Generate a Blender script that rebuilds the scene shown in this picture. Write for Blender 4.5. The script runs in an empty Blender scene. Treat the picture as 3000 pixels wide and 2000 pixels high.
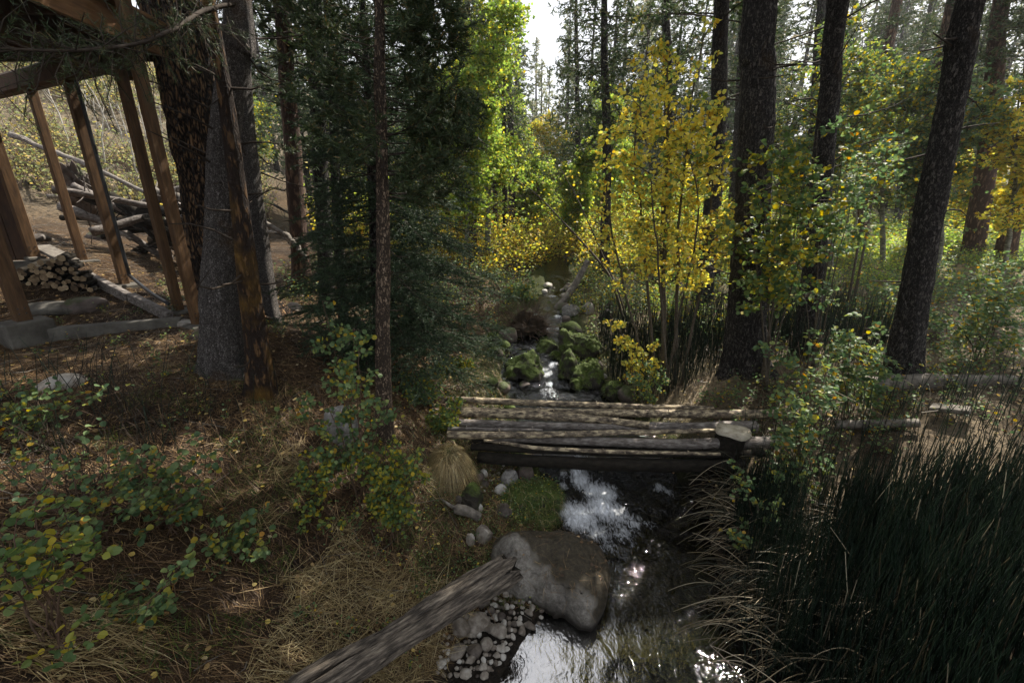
import bpy, math, random
import numpy as np
from mathutils import Vector, noise as mnoise

SC = bpy.context.scene
COL = SC.collection
R = math.radians
H = 3.3                       # camera height above the lower pool (water z = 0)
PITCH = R(17.75)
FPX = 1250.0                  # focal length in photo pixels (3000 wide)

# ------------------------------------------------------------------ camera
cam_d = bpy.data.cameras.new('camera'); cam = bpy.data.objects.new('camera', cam_d); COL.objects.link(cam)
cam.location = (0, 0, H); cam.rotation_euler = (R(90) - PITCH, 0, 0)
cam_d.sensor_width = 36.0; cam_d.lens = FPX / 3000 * 36.0
cam_d.clip_start = 0.05; cam_d.clip_end = 2000
SC.camera = cam

# ------------------------------------------------------------------ world, sun, exposure
SUN_AZ, SUN_EL = R(40), R(50)      # azimuth measured from +Y towards +X
world = bpy.data.worlds.new('World'); SC.world = world; world.use_nodes = True
wn = world.node_tree.nodes; wl = world.node_tree.links
for n in list(wn): wn.remove(n)
wo = wn.new('ShaderNodeOutputWorld'); wb = wn.new('ShaderNodeBackground')
sky = wn.new('ShaderNodeTexSky'); sky.sky_type = 'NISHITA'; sky.sun_disc = False
sky.sun_elevation = SUN_EL; sky.sun_rotation = SUN_AZ; sky.dust_density = 4.0; sky.air_density = 1.0; sky.ozone_density = 1.0
# thin bright cloud veil over the blue
tc = wn.new('ShaderNodeTexCoord'); cl = wn.new('ShaderNodeTexNoise'); cl.inputs['Scale'].default_value = 2.2; cl.inputs['Detail'].default_value = 6
cr = wn.new('ShaderNodeValToRGB'); cr.color_ramp.elements[0].position = 0.15; cr.color_ramp.elements[0].color = (.55, .55, .55, 1)
cr.color_ramp.elements[1].position = 0.6; cr.color_ramp.elements[1].color = (.96, .96, .96, 1)
mx = wn.new('ShaderNodeMix'); mx.data_type = 'RGBA'; mx.inputs[7].default_value = (3.6, 3.72, 3.93, 1)
wl.new(tc.outputs['Generated'], cl.inputs['Vector']); wl.new(cl.outputs['Fac'], cr.inputs['Fac'])
wl.new(cr.outputs['Color'], mx.inputs[0]); wl.new(sky.outputs['Color'], mx.inputs[6])
wl.new(mx.outputs[2], wb.inputs['Color']); wb.inputs['Strength'].default_value = 0.14
wl.new(wb.outputs['Background'], wo.inputs['Surface'])
sun_d = bpy.data.lights.new('sun', 'SUN'); sun = bpy.data.objects.new('sun', sun_d); COL.objects.link(sun)
sun_d.energy = 5.0; sun_d.angle = R(0.53); sun_d.color = (1.0, 0.93, 0.82)
sd = Vector((math.sin(SUN_AZ) * math.cos(SUN_EL), math.cos(SUN_AZ) * math.cos(SUN_EL), math.sin(SUN_EL)))
sun.rotation_euler = sd.to_track_quat('Z', 'Y').to_euler()
SC.view_settings.view_transform = 'Standard'; SC.view_settings.look = 'None'
SC.view_settings.exposure = 1.15; SC.view_settings.gamma = 1.0
SC.render.engine = 'CYCLES'
cy = SC.cycles
cy.max_bounces = 7; cy.diffuse_bounces = 3; cy.glossy_bounces = 3; cy.transmission_bounces = 4; cy.transparent_max_bounces = 8
cy.use_denoising = True; cy.caustics_reflective = False; cy.caustics_refractive = False
cy.sample_clamp_indirect = 4.0

# ------------------------------------------------------------------ numeric helpers
CP, SP = math.cos(PITCH), math.sin(PITCH)
def ray(px, py):
    x = (px - 1500) / FPX; yd = (py - 1000) / FPX
    return np.array([x, CP - yd * SP, -SP - yd * CP])
def P(px, py, Y):
    d = ray(px, py); return np.array([0, 0, H]) + d * (Y / d[1])
def on_plane(px, py, z):
    d = ray(px, py); t = (z - H) / d[2]; return np.array([0, 0, H]) + d * t

def hsh(ix, iy, iz, s):
    n = (ix.astype(np.int64) * 374761393 + iy.astype(np.int64) * 668265263 + iz.astype(np.int64) * 2147483647 + s * 1274126177) & 0xffffffff
    n = ((n ^ (n >> 13)) * 1274126177) & 0xffffffff
    return ((n ^ (n >> 16)) & 0xffffff) / float(0xffffff)
def vn3(x, y, z, s=0):
    x = np.asarray(x, float); y = np.asarray(y, float) + 0 * x; z = np.asarray(z, float) + 0 * x
    ix, iy, iz = np.floor(x), np.floor(y), np.floor(z); fx, fy, fz = x - ix, y - iy, z - iz
    fx = fx * fx * (3 - 2 * fx); fy = fy * fy * (3 - 2 * fy); fz = fz * fz * (3 - 2 * fz)
    r = 0
    for a in (0, 1):
        for b in (0, 1):
            for c in (0, 1):
                r = r + hsh(ix + a, iy + b, iz + c, s) * (fx if a else 1 - fx) * (fy if b else 1 - fy) * (fz if c else 1 - fz)
    return r * 2 - 1
def fbm(x, y, z=0.0, s=0, o=4):
    r = 0; a = 1; f = 1; t = 0
    for i in range(o):
        r = r + a * vn3(np.asarray(x) * f + i * 7.3, np.asarray(y) * f, np.asarray(z) * f, s + i); t += a; a *= .5; f *= 2.03
    return r / t
def nrm(v): return v / (np.linalg.norm(v, axis=-1, keepdims=True) + 1e-9)
def sstep(a, b, x):
    t = np.clip((x - a) / (b - a), 0, 1); return t * t * (3 - 2 * t)

# ------------------------------------------------------------------ mesh collecting
class MB:
    def __init__(s): s.v = []; s.f = {3: [], 4: []}; s.m = {3: [], 4: []}; s.n = 0; s.c = []
    def add(s, v, f, mi=0, col=None):
        v = np.asarray(v, float).reshape(-1, 3); f = np.asarray(f, np.int64)
        k = f.shape[1]; s.v.append(v); s.f[k].append(f + s.n); s.m[k].append(np.full(len(f), mi)); s.n += len(v)
        s.c.append(np.zeros((len(v), 3)) if col is None else np.broadcast_to(col, (len(v), 3)))
    def more(s, f, mi=0):     # faces on the last added vertices
        f = np.asarray(f, np.int64); k = f.shape[1]; s.f[k].append(f + s.n - len(s.v[-1])); s.m[k].append(np.full(len(f), mi))
    def build(s, name, mats, parent=None, smooth=True, loc=None, col=False):
        V = np.concatenate(s.v)
        if parent is not None: V = V - np.array(parent.location)
        o_loc = np.zeros(3)
        if parent is None and loc is not None: o_loc = np.array(loc, float); V = V - o_loc
        me = bpy.data.meshes.new(name)
        F3 = np.concatenate(s.f[3]) if s.f[3] else np.zeros((0, 3), int); F4 = np.concatenate(s.f[4]) if s.f[4] else np.zeros((0, 4), int)
        me.vertices.add(len(V)); me.vertices.foreach_set('co', V.astype(np.float32).ravel())
        me.loops.add(F3.size + F4.size); me.loops.foreach_set('vertex_index', np.concatenate([F3.ravel(), F4.ravel()]).astype(np.int32))
        n = len(F3) + len(F4); me.polygons.add(n)
        st = np.concatenate([np.arange(len(F3)) * 3, F3.size + np.arange(len(F4)) * 4]); me.polygons.foreach_set('loop_start', st.astype(np.int32))
        mi = np.concatenate([np.concatenate(s.m[3]) if s.m[3] else np.zeros(0, int), np.concatenate(s.m[4]) if s.m[4] else np.zeros(0, int)])
        if not isinstance(mats, (list, tuple)): mats = [mats]
        for m in mats: me.materials.append(m)
        me.polygons.foreach_set('material_index', mi.astype(np.int32))
        me.polygons.foreach_set('use_smooth', np.full(n, bool(smooth)))
        me.update(calc_edges=True)
        if col:
            ca = me.color_attributes.new('Col', 'FLOAT_COLOR', 'POINT'); c = np.concatenate(s.c); c = np.hstack([c, np.ones((len(c), 1))])
            ca.data.foreach_set('color', c.astype(np.float32).ravel())
        o = bpy.data.objects.new(name, me); COL.objects.link(o)
        if parent is not None: o.parent = parent
        o.location = o_loc
        return o
def thing(name, label, cat, loc=(0, 0, 0), group=None):
    o = bpy.data.objects.new(name, None); COL.objects.link(o); o.location = tuple(float(c) for c in loc)
    o['label'] = label; o['category'] = cat
    if group: o['group'] = group
    bpy.context.view_layer.update() if False else None
    return o
def tag(o, label=None, cat=None, group=None, kind=None):
    if label: o['label'] = label
    if cat: o['category'] = cat
    if group: o['group'] = group
    if kind: o['kind'] = kind
    return o
def dup(root, loc, rotz=0, scale=1.0, label=None, group=None):
    r = root.copy(); COL.objects.link(r); r.location = tuple(float(c) for c in loc); r.rotation_euler = (0, 0, rotz); r.scale = (scale,) * 3
    if label: r['label'] = label
    if group: r['group'] = group
    for ch in list(root.children):
        c = ch.copy(); COL.objects.link(c); c.parent = r
    return r

def smooth_path(pts, n):
    pts = np.asarray(pts, float); k = len(pts)
    if k == 2: return pts[0] + (pts[1] - pts[0]) * np.linspace(0, 1, n)[:, None]
    P_ = np.vstack([2 * pts[0] - pts[1], pts, 2 * pts[-1] - pts[-2]]); out = []
    for u in np.linspace(0, k - 1, n):
        i = min(int(u), k - 2); t = u - i; a, b, c, d = P_[i:i + 4]
        out.append(.5 * ((2 * b) + (-a + c) * t + (2 * a - 5 * b + 4 * c - d) * t * t + (-a + 3 * b - 3 * c + d) * t ** 3))
    return np.array(out)
def tube(mb, path, rad, ns=8, cap=True, mi=0, rough=0.0, rs=0, fr=4.0, ridg=0.0, col=None):
    path = np.asarray(path, float); n = len(path); rad = np.broadcast_to(rad, (n,)).astype(float)
    T = nrm(np.gradient(path, axis=0)); ref = np.array([0, 0, 1.]) if abs(T[0][2]) < .8 else np.array([1., 0, 0])
    u = nrm(ref - T[0] * np.dot(ref, T[0])); U = []
    for i in range(n):
        u = nrm(u - T[i] * np.dot(u, T[i])); U.append(u)
    U = np.array(U); W = np.cross(T, U); a = np.linspace(0, 2 * np.pi, ns, endpoint=False)
    D = U[:, None] * np.cos(a)[None, :, None] + W[:, None] * np.sin(a)[None, :, None]
    rr = np.repeat(rad[:, None], ns, 1)
    if rough or ridg:
        s = np.r_[0, np.cumsum(np.linalg.norm(np.diff(path, axis=0), axis=1))][:, None] + 0 * rr
        ca = np.cos(a)[None] + 0 * rr; sa = np.sin(a)[None] + 0 * rr
        rr = rr * (1 + rough * fbm(ca * 1.3, sa * 1.3, s * fr, rs) + ridg * vn3(ca * 5, sa * 5, s * fr * .8, rs + 3))
    V = path[:, None] + D * rr[..., None]
    i, j = np.meshgrid(np.arange(n - 1), np.arange(ns), indexing='ij'); j2 = (j + 1) % ns
    F = np.stack([i * ns + j, i * ns + j2, (i + 1) * ns + j2, (i + 1) * ns + j], -1).reshape(-1, 4)
    V = V.reshape(-1, 3)
    if cap: V = np.vstack([V, path[0], path[-1]])
    mb.add(V, F, mi, col)
    if cap:
        c0, c1 = n * ns, n * ns + 1; k = np.arange(ns); k2 = (k + 1) % ns
        mb.more(np.stack([np.full(ns, c0), k2, k], 1), mi); mb.more(np.stack([np.full(ns, c1), (n - 1) * ns + k, (n - 1) * ns + k2], 1), mi)
def fast_tubes(mb, A, B, r0, r1, mi=0, bend=None, seg=1, ns=3):
    """many thin tubes A->B at once (numpy)"""
    A = np.asarray(A, float); B = np.asarray(B, float); n = len(A)
    if n == 0: return
    T = nrm(B - A); ref = np.where(np.abs(T[:, 2:3]) < .8, np.array([[0, 0, 1.]]), np.array([[1., 0, 0]])); U = nrm(np.cross(T, ref)); W = np.cross(T, U)
    a = np.arange(ns) / ns * 2 * np.pi; D = U[:, None] * np.cos(a)[None, :, None] + W[:, None] * np.sin(a)[None, :, None]
    r0 = np.broadcast_to(r0, (n,)); r1 = np.broadcast_to(r1, (n,)); rings = []
    for k in range(seg + 1):
        t = k / seg; c = A + (B - A) * t
        if bend is not None: c = c + bend * (4 * t * (1 - t))
        rings.append(c[:, None] + D * (r0 + (r1 - r0) * t)[:, None, None])
    V = np.stack(rings, 1).reshape(-1, 3); base = (np.arange(n) * (seg + 1) * ns)[:, None]; F = []
    for k in range(seg):
        for j in range(ns):
            j2 = (j + 1) % ns; F.append(base + np.array([[k * ns + j, k * ns + j2, (k + 1) * ns + j2, (k + 1) * ns + j]]))
    mb.add(V, np.concatenate(F), mi)
def leaves(mb, C, D, N, L, W, mi=0, round_=True, cup=.12):
    """C base points, D direction, N normal hint, sizes; folded six-point leaves"""
    n = len(C)
    if n == 0: return
    D = nrm(D); S = nrm(np.cross(D, N)); N = np.cross(S, D); L = np.broadcast_to(L, (n,)); W = np.broadcast_to(W, (n,))
    o = [(0, 0, 0), (.1, .3, .7), (.4, .5, 1), (.76, .36, .8), (1, 0, 0), (.76, -.36, .8), (.4, -.5, 1), (.1, -.3, .7)]
    V = np.stack([C + D * (u * L)[:, None] + S * (v * W)[:, None] + N * (w * cup * W)[:, None] for u, v, w in o], 1).reshape(-1, 3)
    b = (np.arange(n) * 8)[:, None]
    mb.add(V, np.concatenate([b + np.array([[0, 1, 2, 3]]), b + np.array([[0, 5, 6, 7]]), b + np.array([[0, 3, 4, 5]])]), mi)
def needles(mb, C, D, L, W, rng, mi=0):
    n = len(C)
    if n == 0: return
    D = nrm(D); S = nrm(np.cross(D, rng.normal(size=(n, 3)))); L = np.broadcast_to(L, (n,)); W = np.broadcast_to(W, (n,))
    V = np.stack([C - S * (W * .5)[:, None], C + S * (W * .5)[:, None], C + D * L[:, None]], 1).reshape(-1, 3)
    mb.add(V, np.arange(n * 3).reshape(-1, 3), mi)
def blades(mb, C, D, L, W, droop, rng, mi=0, seg=3, flat=False):
    """grass blades: start C, direction D, bending down by droop"""
    n = len(C)
    if n == 0: return
    D = nrm(D); up = np.array([[0, 0, 1.]]); S = nrm(np.cross(D, up + rng.normal(size=(n, 3)) * .3)); L = np.broadcast_to(L, (n,)); W = np.broadcast_to(W, (n,)); dr = np.broadcast_to(droop, (n,))
    rows = []
    for k in range(seg + 1):
        t = k / seg; p = C + D * (L * t)[:, None] - up * (L * dr * t * t)[:, None]; w = W * (1 - .85 * t) * .5
        rows.append(p - S * w[:, None]); rows.append(p + S * w[:, None])
    V = np.stack(rows, 1).reshape(-1, 3); b = (np.arange(n) * 2 * (seg + 1))[:, None]
    F = np.concatenate([b + np.array([[2 * k, 2 * k + 1, 2 * k + 3, 2 * k + 2]]) for k in range(seg)])
    mb.add(V, F, mi)
def box(mb, c, s, ax=None, mi=0, bev=0.0):
    """box centred at c, full size s, axes ax (3x3 rows)"""
    ax = np.eye(3) if ax is None else np.asarray(ax, float); s = np.asarray(s, float) / 2; b = min(bev, s.min() * .4)
    if b <= 0:
        V = np.array([[x, y, z] for x in (-1, 1) for y in (-1, 1) for z in (-1, 1)]) * s
        F = [[0, 1, 3, 2], [4, 6, 7, 5], [0, 4, 5, 1], [2, 3, 7, 6], [0, 2, 6, 4], [1, 5, 7, 3]]
        mb.add(V @ ax + np.asarray(c), F, mi); return
    # chamfered box through profile rings along z
    def ring(x, y, z):
        return [(-x + b, -y, z), (x - b, -y, z), (x, -y + b, z), (x, y - b, z), (x - b, y, z), (-x + b, y, z), (-x, y - b, z), (-x, -y + b, z)]
    def ring_in(x, y, z):
        return [(-x + b, -y + b * .9, z), (x - b, -y + b * .9, z), (x - b * .9, -y + b, z), (x - b * .9, y - b, z), (x - b, y - b * .9, z), (-x + b, y - b * .9, z), (-x + b * .9, y - b, z), (-x + b * .9, -y + b, z)]
    V = np.array(ring_in(s[0], s[1], -s[2]) + ring(s[0], s[1], -s[2] + b) + ring(s[0], s[1], s[2] - b) + ring_in(s[0], s[1], s[2]) + [(0, 0, -s[2]), (0, 0, s[2])])
    F = [[k * 8 + j, k * 8 + (j + 1) % 8, (k + 1) * 8 + (j + 1) % 8, (k + 1) * 8 + j] for k in range(3) for j in range(8)]
    mb.add(V @ ax + np.asarray(c), F, mi)
    mb.more([[32, (j + 1) % 8, j] for j in range(8)] + [[33, 24 + j, 24 + (j + 1) % 8] for j in range(8)], mi)
def beam(mb, a, b, w, h, mi=0, bev=.004, side=None):
    """rectangular timber from a to b, w wide (sideways), h high"""
    a = np.asarray(a, float); b = np.asarray(b, float); L = np.linalg.norm(b - a); t = (b - a) / L
    if side is None: side = np.cross(t, [0, 0, 1.]) if abs(t[2]) < .9 else np.array([1., 0, 0])
    side = np.asarray(side, float); side = nrm(side - t * np.dot(side, t)); up = np.cross(side, t)
    box(mb, (a + b) / 2, (w, L, h), np.array([side, t, up]), mi, bev)

# unit icosphere data
import bmesh
_ico = {}
def ico(sub):
    if sub not in _ico:
        bm = bmesh.new(); bmesh.ops.create_icosphere(bm, subdivisions=sub, radius=1.0)
        _ico[sub] = (np.array([v.co[:] for v in bm.verts]), np.array([[v.index for v in f.verts] for f in bm.faces])); bm.free()
    return _ico[sub]
def rock(mb, c, s, seed=0, sub=3, ang=.5, rough=.25, rz=0.0, mi=0, tilt=0.0):
    V, F = ico(sub); rng = np.random.default_rng(seed)
    V = V.copy(); r = np.ones(len(V))
    for _ in range(9):     # flat facets like broken stone
        d = nrm(rng.normal(size=3)); k = rng.uniform(.62, .95); q = V @ d; r = np.where(q > k * .999, np.minimum(r, 1 + ang * (k / np.maximum(q, 1e-3) - 1)), r)
    r = r * (1 + rough * fbm(V[:, 0] * 1.4 + seed, V[:, 1] * 1.4, V[:, 2] * 1.4, seed) + rough * .22 * fbm(V[:, 0] * 6 + seed, V[:, 1] * 6, V[:, 2] * 6, seed + 9))
    V = V * r[:, None] * np.asarray(s)
    ct, st = math.cos(tilt), math.sin(tilt); V = V @ np.array([[1, 0, 0], [0, ct, st], [0, -st, ct]])
    cz, sz = math.cos(rz), math.sin(rz); V = V @ np.array([[cz, sz, 0], [-sz, cz, 0], [0, 0, 1]])
    mb.add(V + np.asarray(c), F, mi)

# ------------------------------------------------------------------ materials
def mat(name):
    m = bpy.data.materials.new(name); m.use_nodes = True; nt = m.node_tree
    for n in list(nt.nodes): nt.nodes.remove(n)
    out = nt.nodes.new('ShaderNodeOutputMaterial'); return m, nt.nodes, nt.links, out
def ramp(ns, stops, interp='LINEAR'):
    r = ns.new('ShaderNodeValToRGB'); e = r.color_ramp.elements; r.color_ramp.interpolation = interp
    while len(e) < len(stops): e.new(.5)
    for i, (p, c) in enumerate(stops): e[i].position = p; e[i].color = (*c, 1)
    return r
def leafmat(name, stops, trans=.45, rough=.5, bump=False):
    m, ns, lk, out = mat(name); g = ns.new('ShaderNodeNewGeometry'); r = ramp(ns, stops, 'CONSTANT' if len(stops) > 6 else 'LINEAR'); lk.new(g.outputs['Random Per Island'], r.inputs['Fac'])
    b = ns.new('ShaderNodeBsdfPrincipled'); b.inputs['Roughness'].default_value = rough; b.inputs['Specular IOR Level'].default_value = .35
    t = ns.new('ShaderNodeBsdfTranslucent'); mixs = ns.new('ShaderNodeMixShader'); mixs.inputs[0].default_value = trans
    hs = ns.new('ShaderNodeHueSaturation'); hs.inputs['Saturation'].default_value = 1.12; hs.inputs['Value'].default_value = 1.2
    lk.new(r.outputs['Color'], b.inputs['Base Color']); lk.new(r.outputs['Color'], hs.inputs['Color']); lk.new(hs.outputs['Color'], t.inputs['Color'])
    lk.new(b.outputs[0], mixs.inputs[1]); lk.new(t.outputs[0], mixs.inputs[2]); lk.new(mixs.outputs[0], out.inputs['Surface']); return m
def noisemat(name, stops, scale=6.0, stretch=(1, 1, 1), detail=8, rough=.85, bump=.5, bscale=None, vor=False, spec=.3, dist=.01, extra=None, island=0.0, orand=0.0, rot=0.0):
    m, ns, lk, out = mat(name); tcn = ns.new('ShaderNodeTexCoord'); mp = ns.new('ShaderNodeMapping'); mp.inputs['Scale'].default_value = stretch
    lk.new(tcn.outputs['Object'], mp.inputs['Vector']); mp.vector_type = 'POINT'
    if rot:      # turn the grain to run along the piece
        mp0 = ns.new('ShaderNodeMapping'); mp0.inputs['Rotation'].default_value = (0, 0, -rot); lk.new(tcn.outputs['Object'], mp0.inputs['Vector']); lk.new(mp0.outputs[0], mp.inputs['Vector'])
    nz = ns.new('ShaderNodeTexNoise'); nz.inputs['Scale'].default_value = scale; nz.inputs['Detail'].default_value = detail; nz.inputs['Roughness'].default_value = .65
    lk.new(mp.outputs[0], nz.inputs['Vector']); src = nz.outputs['Fac']; bsrc = src
    if island:
        g = ns.new('ShaderNodeNewGeometry'); ma = ns.new('ShaderNodeMath'); ma.operation = 'MULTIPLY_ADD'; ma.inputs[1].default_value = island; lk.new(g.outputs['Random Per Island'], ma.inputs[0])
        m2 = ns.new('ShaderNodeMath'); m2.operation = 'SUBTRACT'; m2.inputs[1].default_value = island / 2; lk.new(src, m2.inputs[0]); lk.new(m2.outputs[0], ma.inputs[2]); src = ma.outputs[0]
    if orand:
        oi = ns.new('ShaderNodeObjectInfo'); mo = ns.new('ShaderNodeMath'); mo.operation = 'MULTIPLY_ADD'; mo.inputs[1].default_value = orand; lk.new(oi.outputs['Random'], mo.inputs[0]); m3 = ns.new('ShaderNodeMath'); m3.operation = 'SUBTRACT'; m3.inputs[1].default_value = orand / 2; lk.new(src, m3.inputs[0]); lk.new(m3.outputs[0], mo.inputs[2]); src = mo.outputs[0]
    rp = ramp(ns, stops); b = ns.new('ShaderNodeBsdfPrincipled'); b.inputs['Roughness'].default_value = rough; b.inputs['Specular IOR Level'].default_value = spec
    n2 = ns.new('ShaderNodeTexNoise'); n2.inputs['Scale'].default_value = (bscale or scale * 5); n2.inputs['Detail'].default_value = 6; lk.new(mp.outputs[0], n2.inputs['Vector'])
    hgt = n2.outputs['Fac']
    if vor:
        v = ns.new('ShaderNodeTexVoronoi'); v.feature = 'DISTANCE_TO_EDGE'; v.inputs['Scale'].default_value = vor; wv = ns.new('ShaderNodeMixRGB'); wv.inputs[0].default_value = .08
        lk.new(mp.outputs[0], wv.inputs[1]); lk.new(n2.outputs['Color'], wv.inputs[2]); lk.new(wv.outputs[0], v.inputs['Vector'])
        cl_ = ns.new('ShaderNodeMapRange'); cl_.inputs[2].default_value = .28; lk.new(v.outputs['Distance'], cl_.inputs[0])
        mu = ns.new('ShaderNodeMath'); mu.operation = 'MULTIPLY'; lk.new(cl_.outputs[0], mu.inputs[0]); lk.new(src, mu.inputs[1])
        a2 = ns.new('ShaderNodeMath'); a2.operation = 'MULTIPLY_ADD'; a2.inputs[1].default_value = .25; lk.new(n2.outputs['Fac'], a2.inputs[0]); lk.new(cl_.outputs[0], a2.inputs[2]); hgt = a2.outputs[0]; src = mu.outputs[0]
    lk.new(src, rp.inputs['Fac']); colo = rp.outputs['Color']
    if extra:          # second colour growing where a broad noise is high, and (optionally) on upward faces
        ecol, lo, hi, esc, upw = extra
        n3 = ns.new('ShaderNodeTexNoise'); n3.inputs['Scale'].default_value = esc; n3.inputs['Detail'].default_value = 7; lk.new(tcn.outputs['Object'], n3.inputs['Vector']); f = n3.outputs['Fac']
        if upw:
            g2 = ns.new('ShaderNodeNewGeometry'); sx = ns.new('ShaderNodeSeparateXYZ'); lk.new(g2.outputs['Normal'], sx.inputs[0])
            ad = ns.new('ShaderNodeMath'); ad.operation = 'MULTIPLY_ADD'; ad.inputs[1].default_value = upw; lk.new(sx.outputs['Z'], ad.inputs[0]); lk.new(f, ad.inputs[2]); f = ad.outputs[0]
        mr = ns.new('ShaderNodeMapRange'); mr.inputs[1].default_value = lo; mr.inputs[2].default_value = hi; lk.new(f, mr.inputs[0])
        mm = ns.new('ShaderNodeMixRGB'); lk.new(mr.outputs[0], mm.inputs[0]); lk.new(colo, mm.inputs[1]); er = ramp(ns, [(0.3, tuple(c * .5 for c in ecol)), (.7, ecol)]); lk.new(n2.outputs['Fac'], er.inputs['Fac']); lk.new(er.outputs[0], mm.inputs[2]); colo = mm.outputs[0]
    lk.new(colo, b.inputs['Base Color'])
    bp = ns.new('ShaderNodeBump'); bp.inputs['Strength'].default_value = bump; bp.inputs['Distance'].default_value = dist; lk.new(hgt, bp.inputs['Height']); lk.new(bp.outputs[0], b.inputs['Normal'])
    lk.new(b.outputs[0], out.inputs['Surface']); return m

M = {}
_e = on_plane(870, 2040, .62) - on_plane(1492, 1668, .5); DRIFT_ANG = math.atan2(_e[1], _e[0])
M['bark_grey'] = noisemat('grey_scaly_bark', [(.12, (.05, .043, .039)), (.35, (.19, .17, .155)), (.7, (.38, .35, .33))], 40, (1, 1, .6), rough=.9, bump=1.0, bscale=80, vor=48, dist=.012, extra=((.2, .1, .03), .6, .75, 1.7, 0))
M['bark_dark'] = noisemat('dark_bark', [(.08, (.014, .012, .011)), (.35, (.065, .056, .05)), (.7, (.16, .145, .13))], 30, (1, 1, .4), rough=.9, bump=1.0, bscale=70, vor=28, dist=.02, extra=((.1, .055, .015), .62, .8, 1.5, 0))
M['bark_rough'] = noisemat('deep_furrowed_bark', [(.05, (.008, .006, .005)), (.25, (.06, .036, .022)), (.5, (.22, .13, .065)), (.8, (.34, .22, .11))], 9, (1, 1, .28), rough=.9, bump=1.0, bscale=24, vor=24, dist=.05)
M['bark_brown'] = noisemat('rusty_brown_bark', [(.3, (.02, .012, .008)), (.55, (.11, .06, .025)), (.75, (.25, .15, .08))], 16, (1, 1, .3), rough=.9, bump=1.0, bscale=40, vor=16, dist=.015, extra=((.22, .12, .02), .5, .7, 2.5, 0))
M['bark_slim'] = noisemat('slender_pine_bark', [(.25, (.06, .044, .032)), (.5, (.25, .18, .125)), (.72, (.46, .36, .27))], 30, (1, 1, .45), rough=.9, bump=1.0, bscale=50, vor=34, dist=.012)
M['bark_tan'] = noisemat('reddish_tan_bark', [(.3, (.06, .035, .025)), (.55, (.19, .12, .08)), (.75, (.32, .22, .15))], 14, (1, 1, .3), rough=.9, bump=.8, bscale=40, vor=14, dist=.015)
M['bark_sap'] = noisemat('sapling_bark', [(.3, (.045, .035, .025)), (.6, (.12, .1, .075)), (.8, (.2, .18, .15))], 40, rough=.8, bump=.3)
M['bark_aspen'] = noisemat('aspen_bark', [(.35, (.04, .035, .03)), (.5, (.18, .18, .14)), (.75, (.36, .36, .3))], 9, (1, 1, 3), rough=.8, bump=.2)
M['deadwood'] = noisemat('bleached_deadwood', [(.3, (.05, .042, .035)), (.55, (.17, .15, .125)), (.8, (.33, .3, .26))], 12, (1, 1, 1), rough=.85, bump=.6, bscale=50)
M['twig'] = noisemat('twig_wood', [(.3, (.022, .015, .011)), (.7, (.06, .045, .032))], 20, rough=.9, bump=.1)
M['palestem'] = noisemat('pale_bare_stem', [(.3, (.22, .2, .17)), (.7, (.5, .48, .43))], 15, rough=.8, bump=.1)
M['redstem'] = noisemat('brown_stem', [(.3, (.05, .03, .02)), (.7, (.14, .09, .06))], 30, rough=.7, bump=.1)
M['timber'] = noisemat('stained_timber', [(.3, (.045, .023, .011)), (.55, (.12, .066, .03)), (.8, (.22, .128, .062))], 5, (6, 6, .8), rough=.55, bump=.25, bscale=20)
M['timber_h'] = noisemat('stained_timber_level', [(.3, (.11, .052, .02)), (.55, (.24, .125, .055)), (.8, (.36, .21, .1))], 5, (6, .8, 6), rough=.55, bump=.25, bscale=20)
M['timber_dark'] = noisemat('shaded_brown_boards', [(.3, (.03, .016, .009)), (.7, (.09, .045, .022))], 6, (6, 1, 1), rough=.7, bump=.2)  # darker timber copy; shade under the deck is put into its colour
M['concrete'] = noisemat('weathered_concrete', [(.3, (.06, .054, .045)), (.6, (.145, .135, .115)), (.8, (.24, .23, .2))], 4, rough=.9, bump=.3, bscale=40)
M['metal_black'] = noisemat('black_pipe_paint', [(.3, (.01, .011, .013)), (.7, (.025, .027, .03))], 10, rough=.4, bump=.05, spec=.5)
M['peeled'] = noisemat('half_peeled_log', [(.36, (.03, .022, .016)), (.44, (.12, .095, .068)), (.53, (.22, .175, .12)), (.575, (.44, .36, .23)), (.8, (.58, .48, .33))], 12, (1.0, 2.2, 2.2), rough=.75, bump=.6, bscale=40, dist=.008)
M['log_grey'] = noisemat('grey_log_bark', [(.3, (.04, .033, .03)), (.5, (.15, .13, .115)), (.7, (.32, .295, .27))], 14, (.8, 2.4, 2.4), rough=.85, bump=.6, bscale=40, dist=.008)
M['log_dark'] = noisemat('dark_wet_log', [(.3, (.008, .007, .006)), (.7, (.035, .03, .023))], 14, (1, 2, 2), spec=.1, rough=.95, bump=.6, dist=.008)  # very dark, matt log bark
M['cutend'] = noisemat('sawn_wood', [(.25, (.07, .045, .025)), (.5, (.2, .14, .08)), (.75, (.36, .27, .16))], 18, rough=.85, bump=.3, orand=.5)
M['drift'] = noisemat('grey_cracked_driftwood', [(.34, (.02, .016, .013)), (.47, (.08, .066, .052)), (.57, (.17, .14, .11)), (.74, (.36, .31, .235))], 20, (.35, 2.0, 2.0), detail=12, rough=.85, bump=1.0, bscale=34, dist=.02, rot=DRIFT_ANG)
M['granite'] = noisemat('speckled_granite', [(.25, (.07, .065, .06)), (.5, (.2, .19, .175)), (.75, (.36, .35, .32))], 22, rough=.75, bump=.5, bscale=70, dist=.008, extra=((.055, .042, .018), .78, .9, 2.3, .28))
M['stone'] = noisemat('river_stone', [(.2, (.06, .048, .04)), (.42, (.15, .125, .1)), (.6, (.28, .25, .21)), (.85, (.46, .44, .4))], 14, rough=.6, bump=.5, bscale=60, orand=.62)
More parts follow.
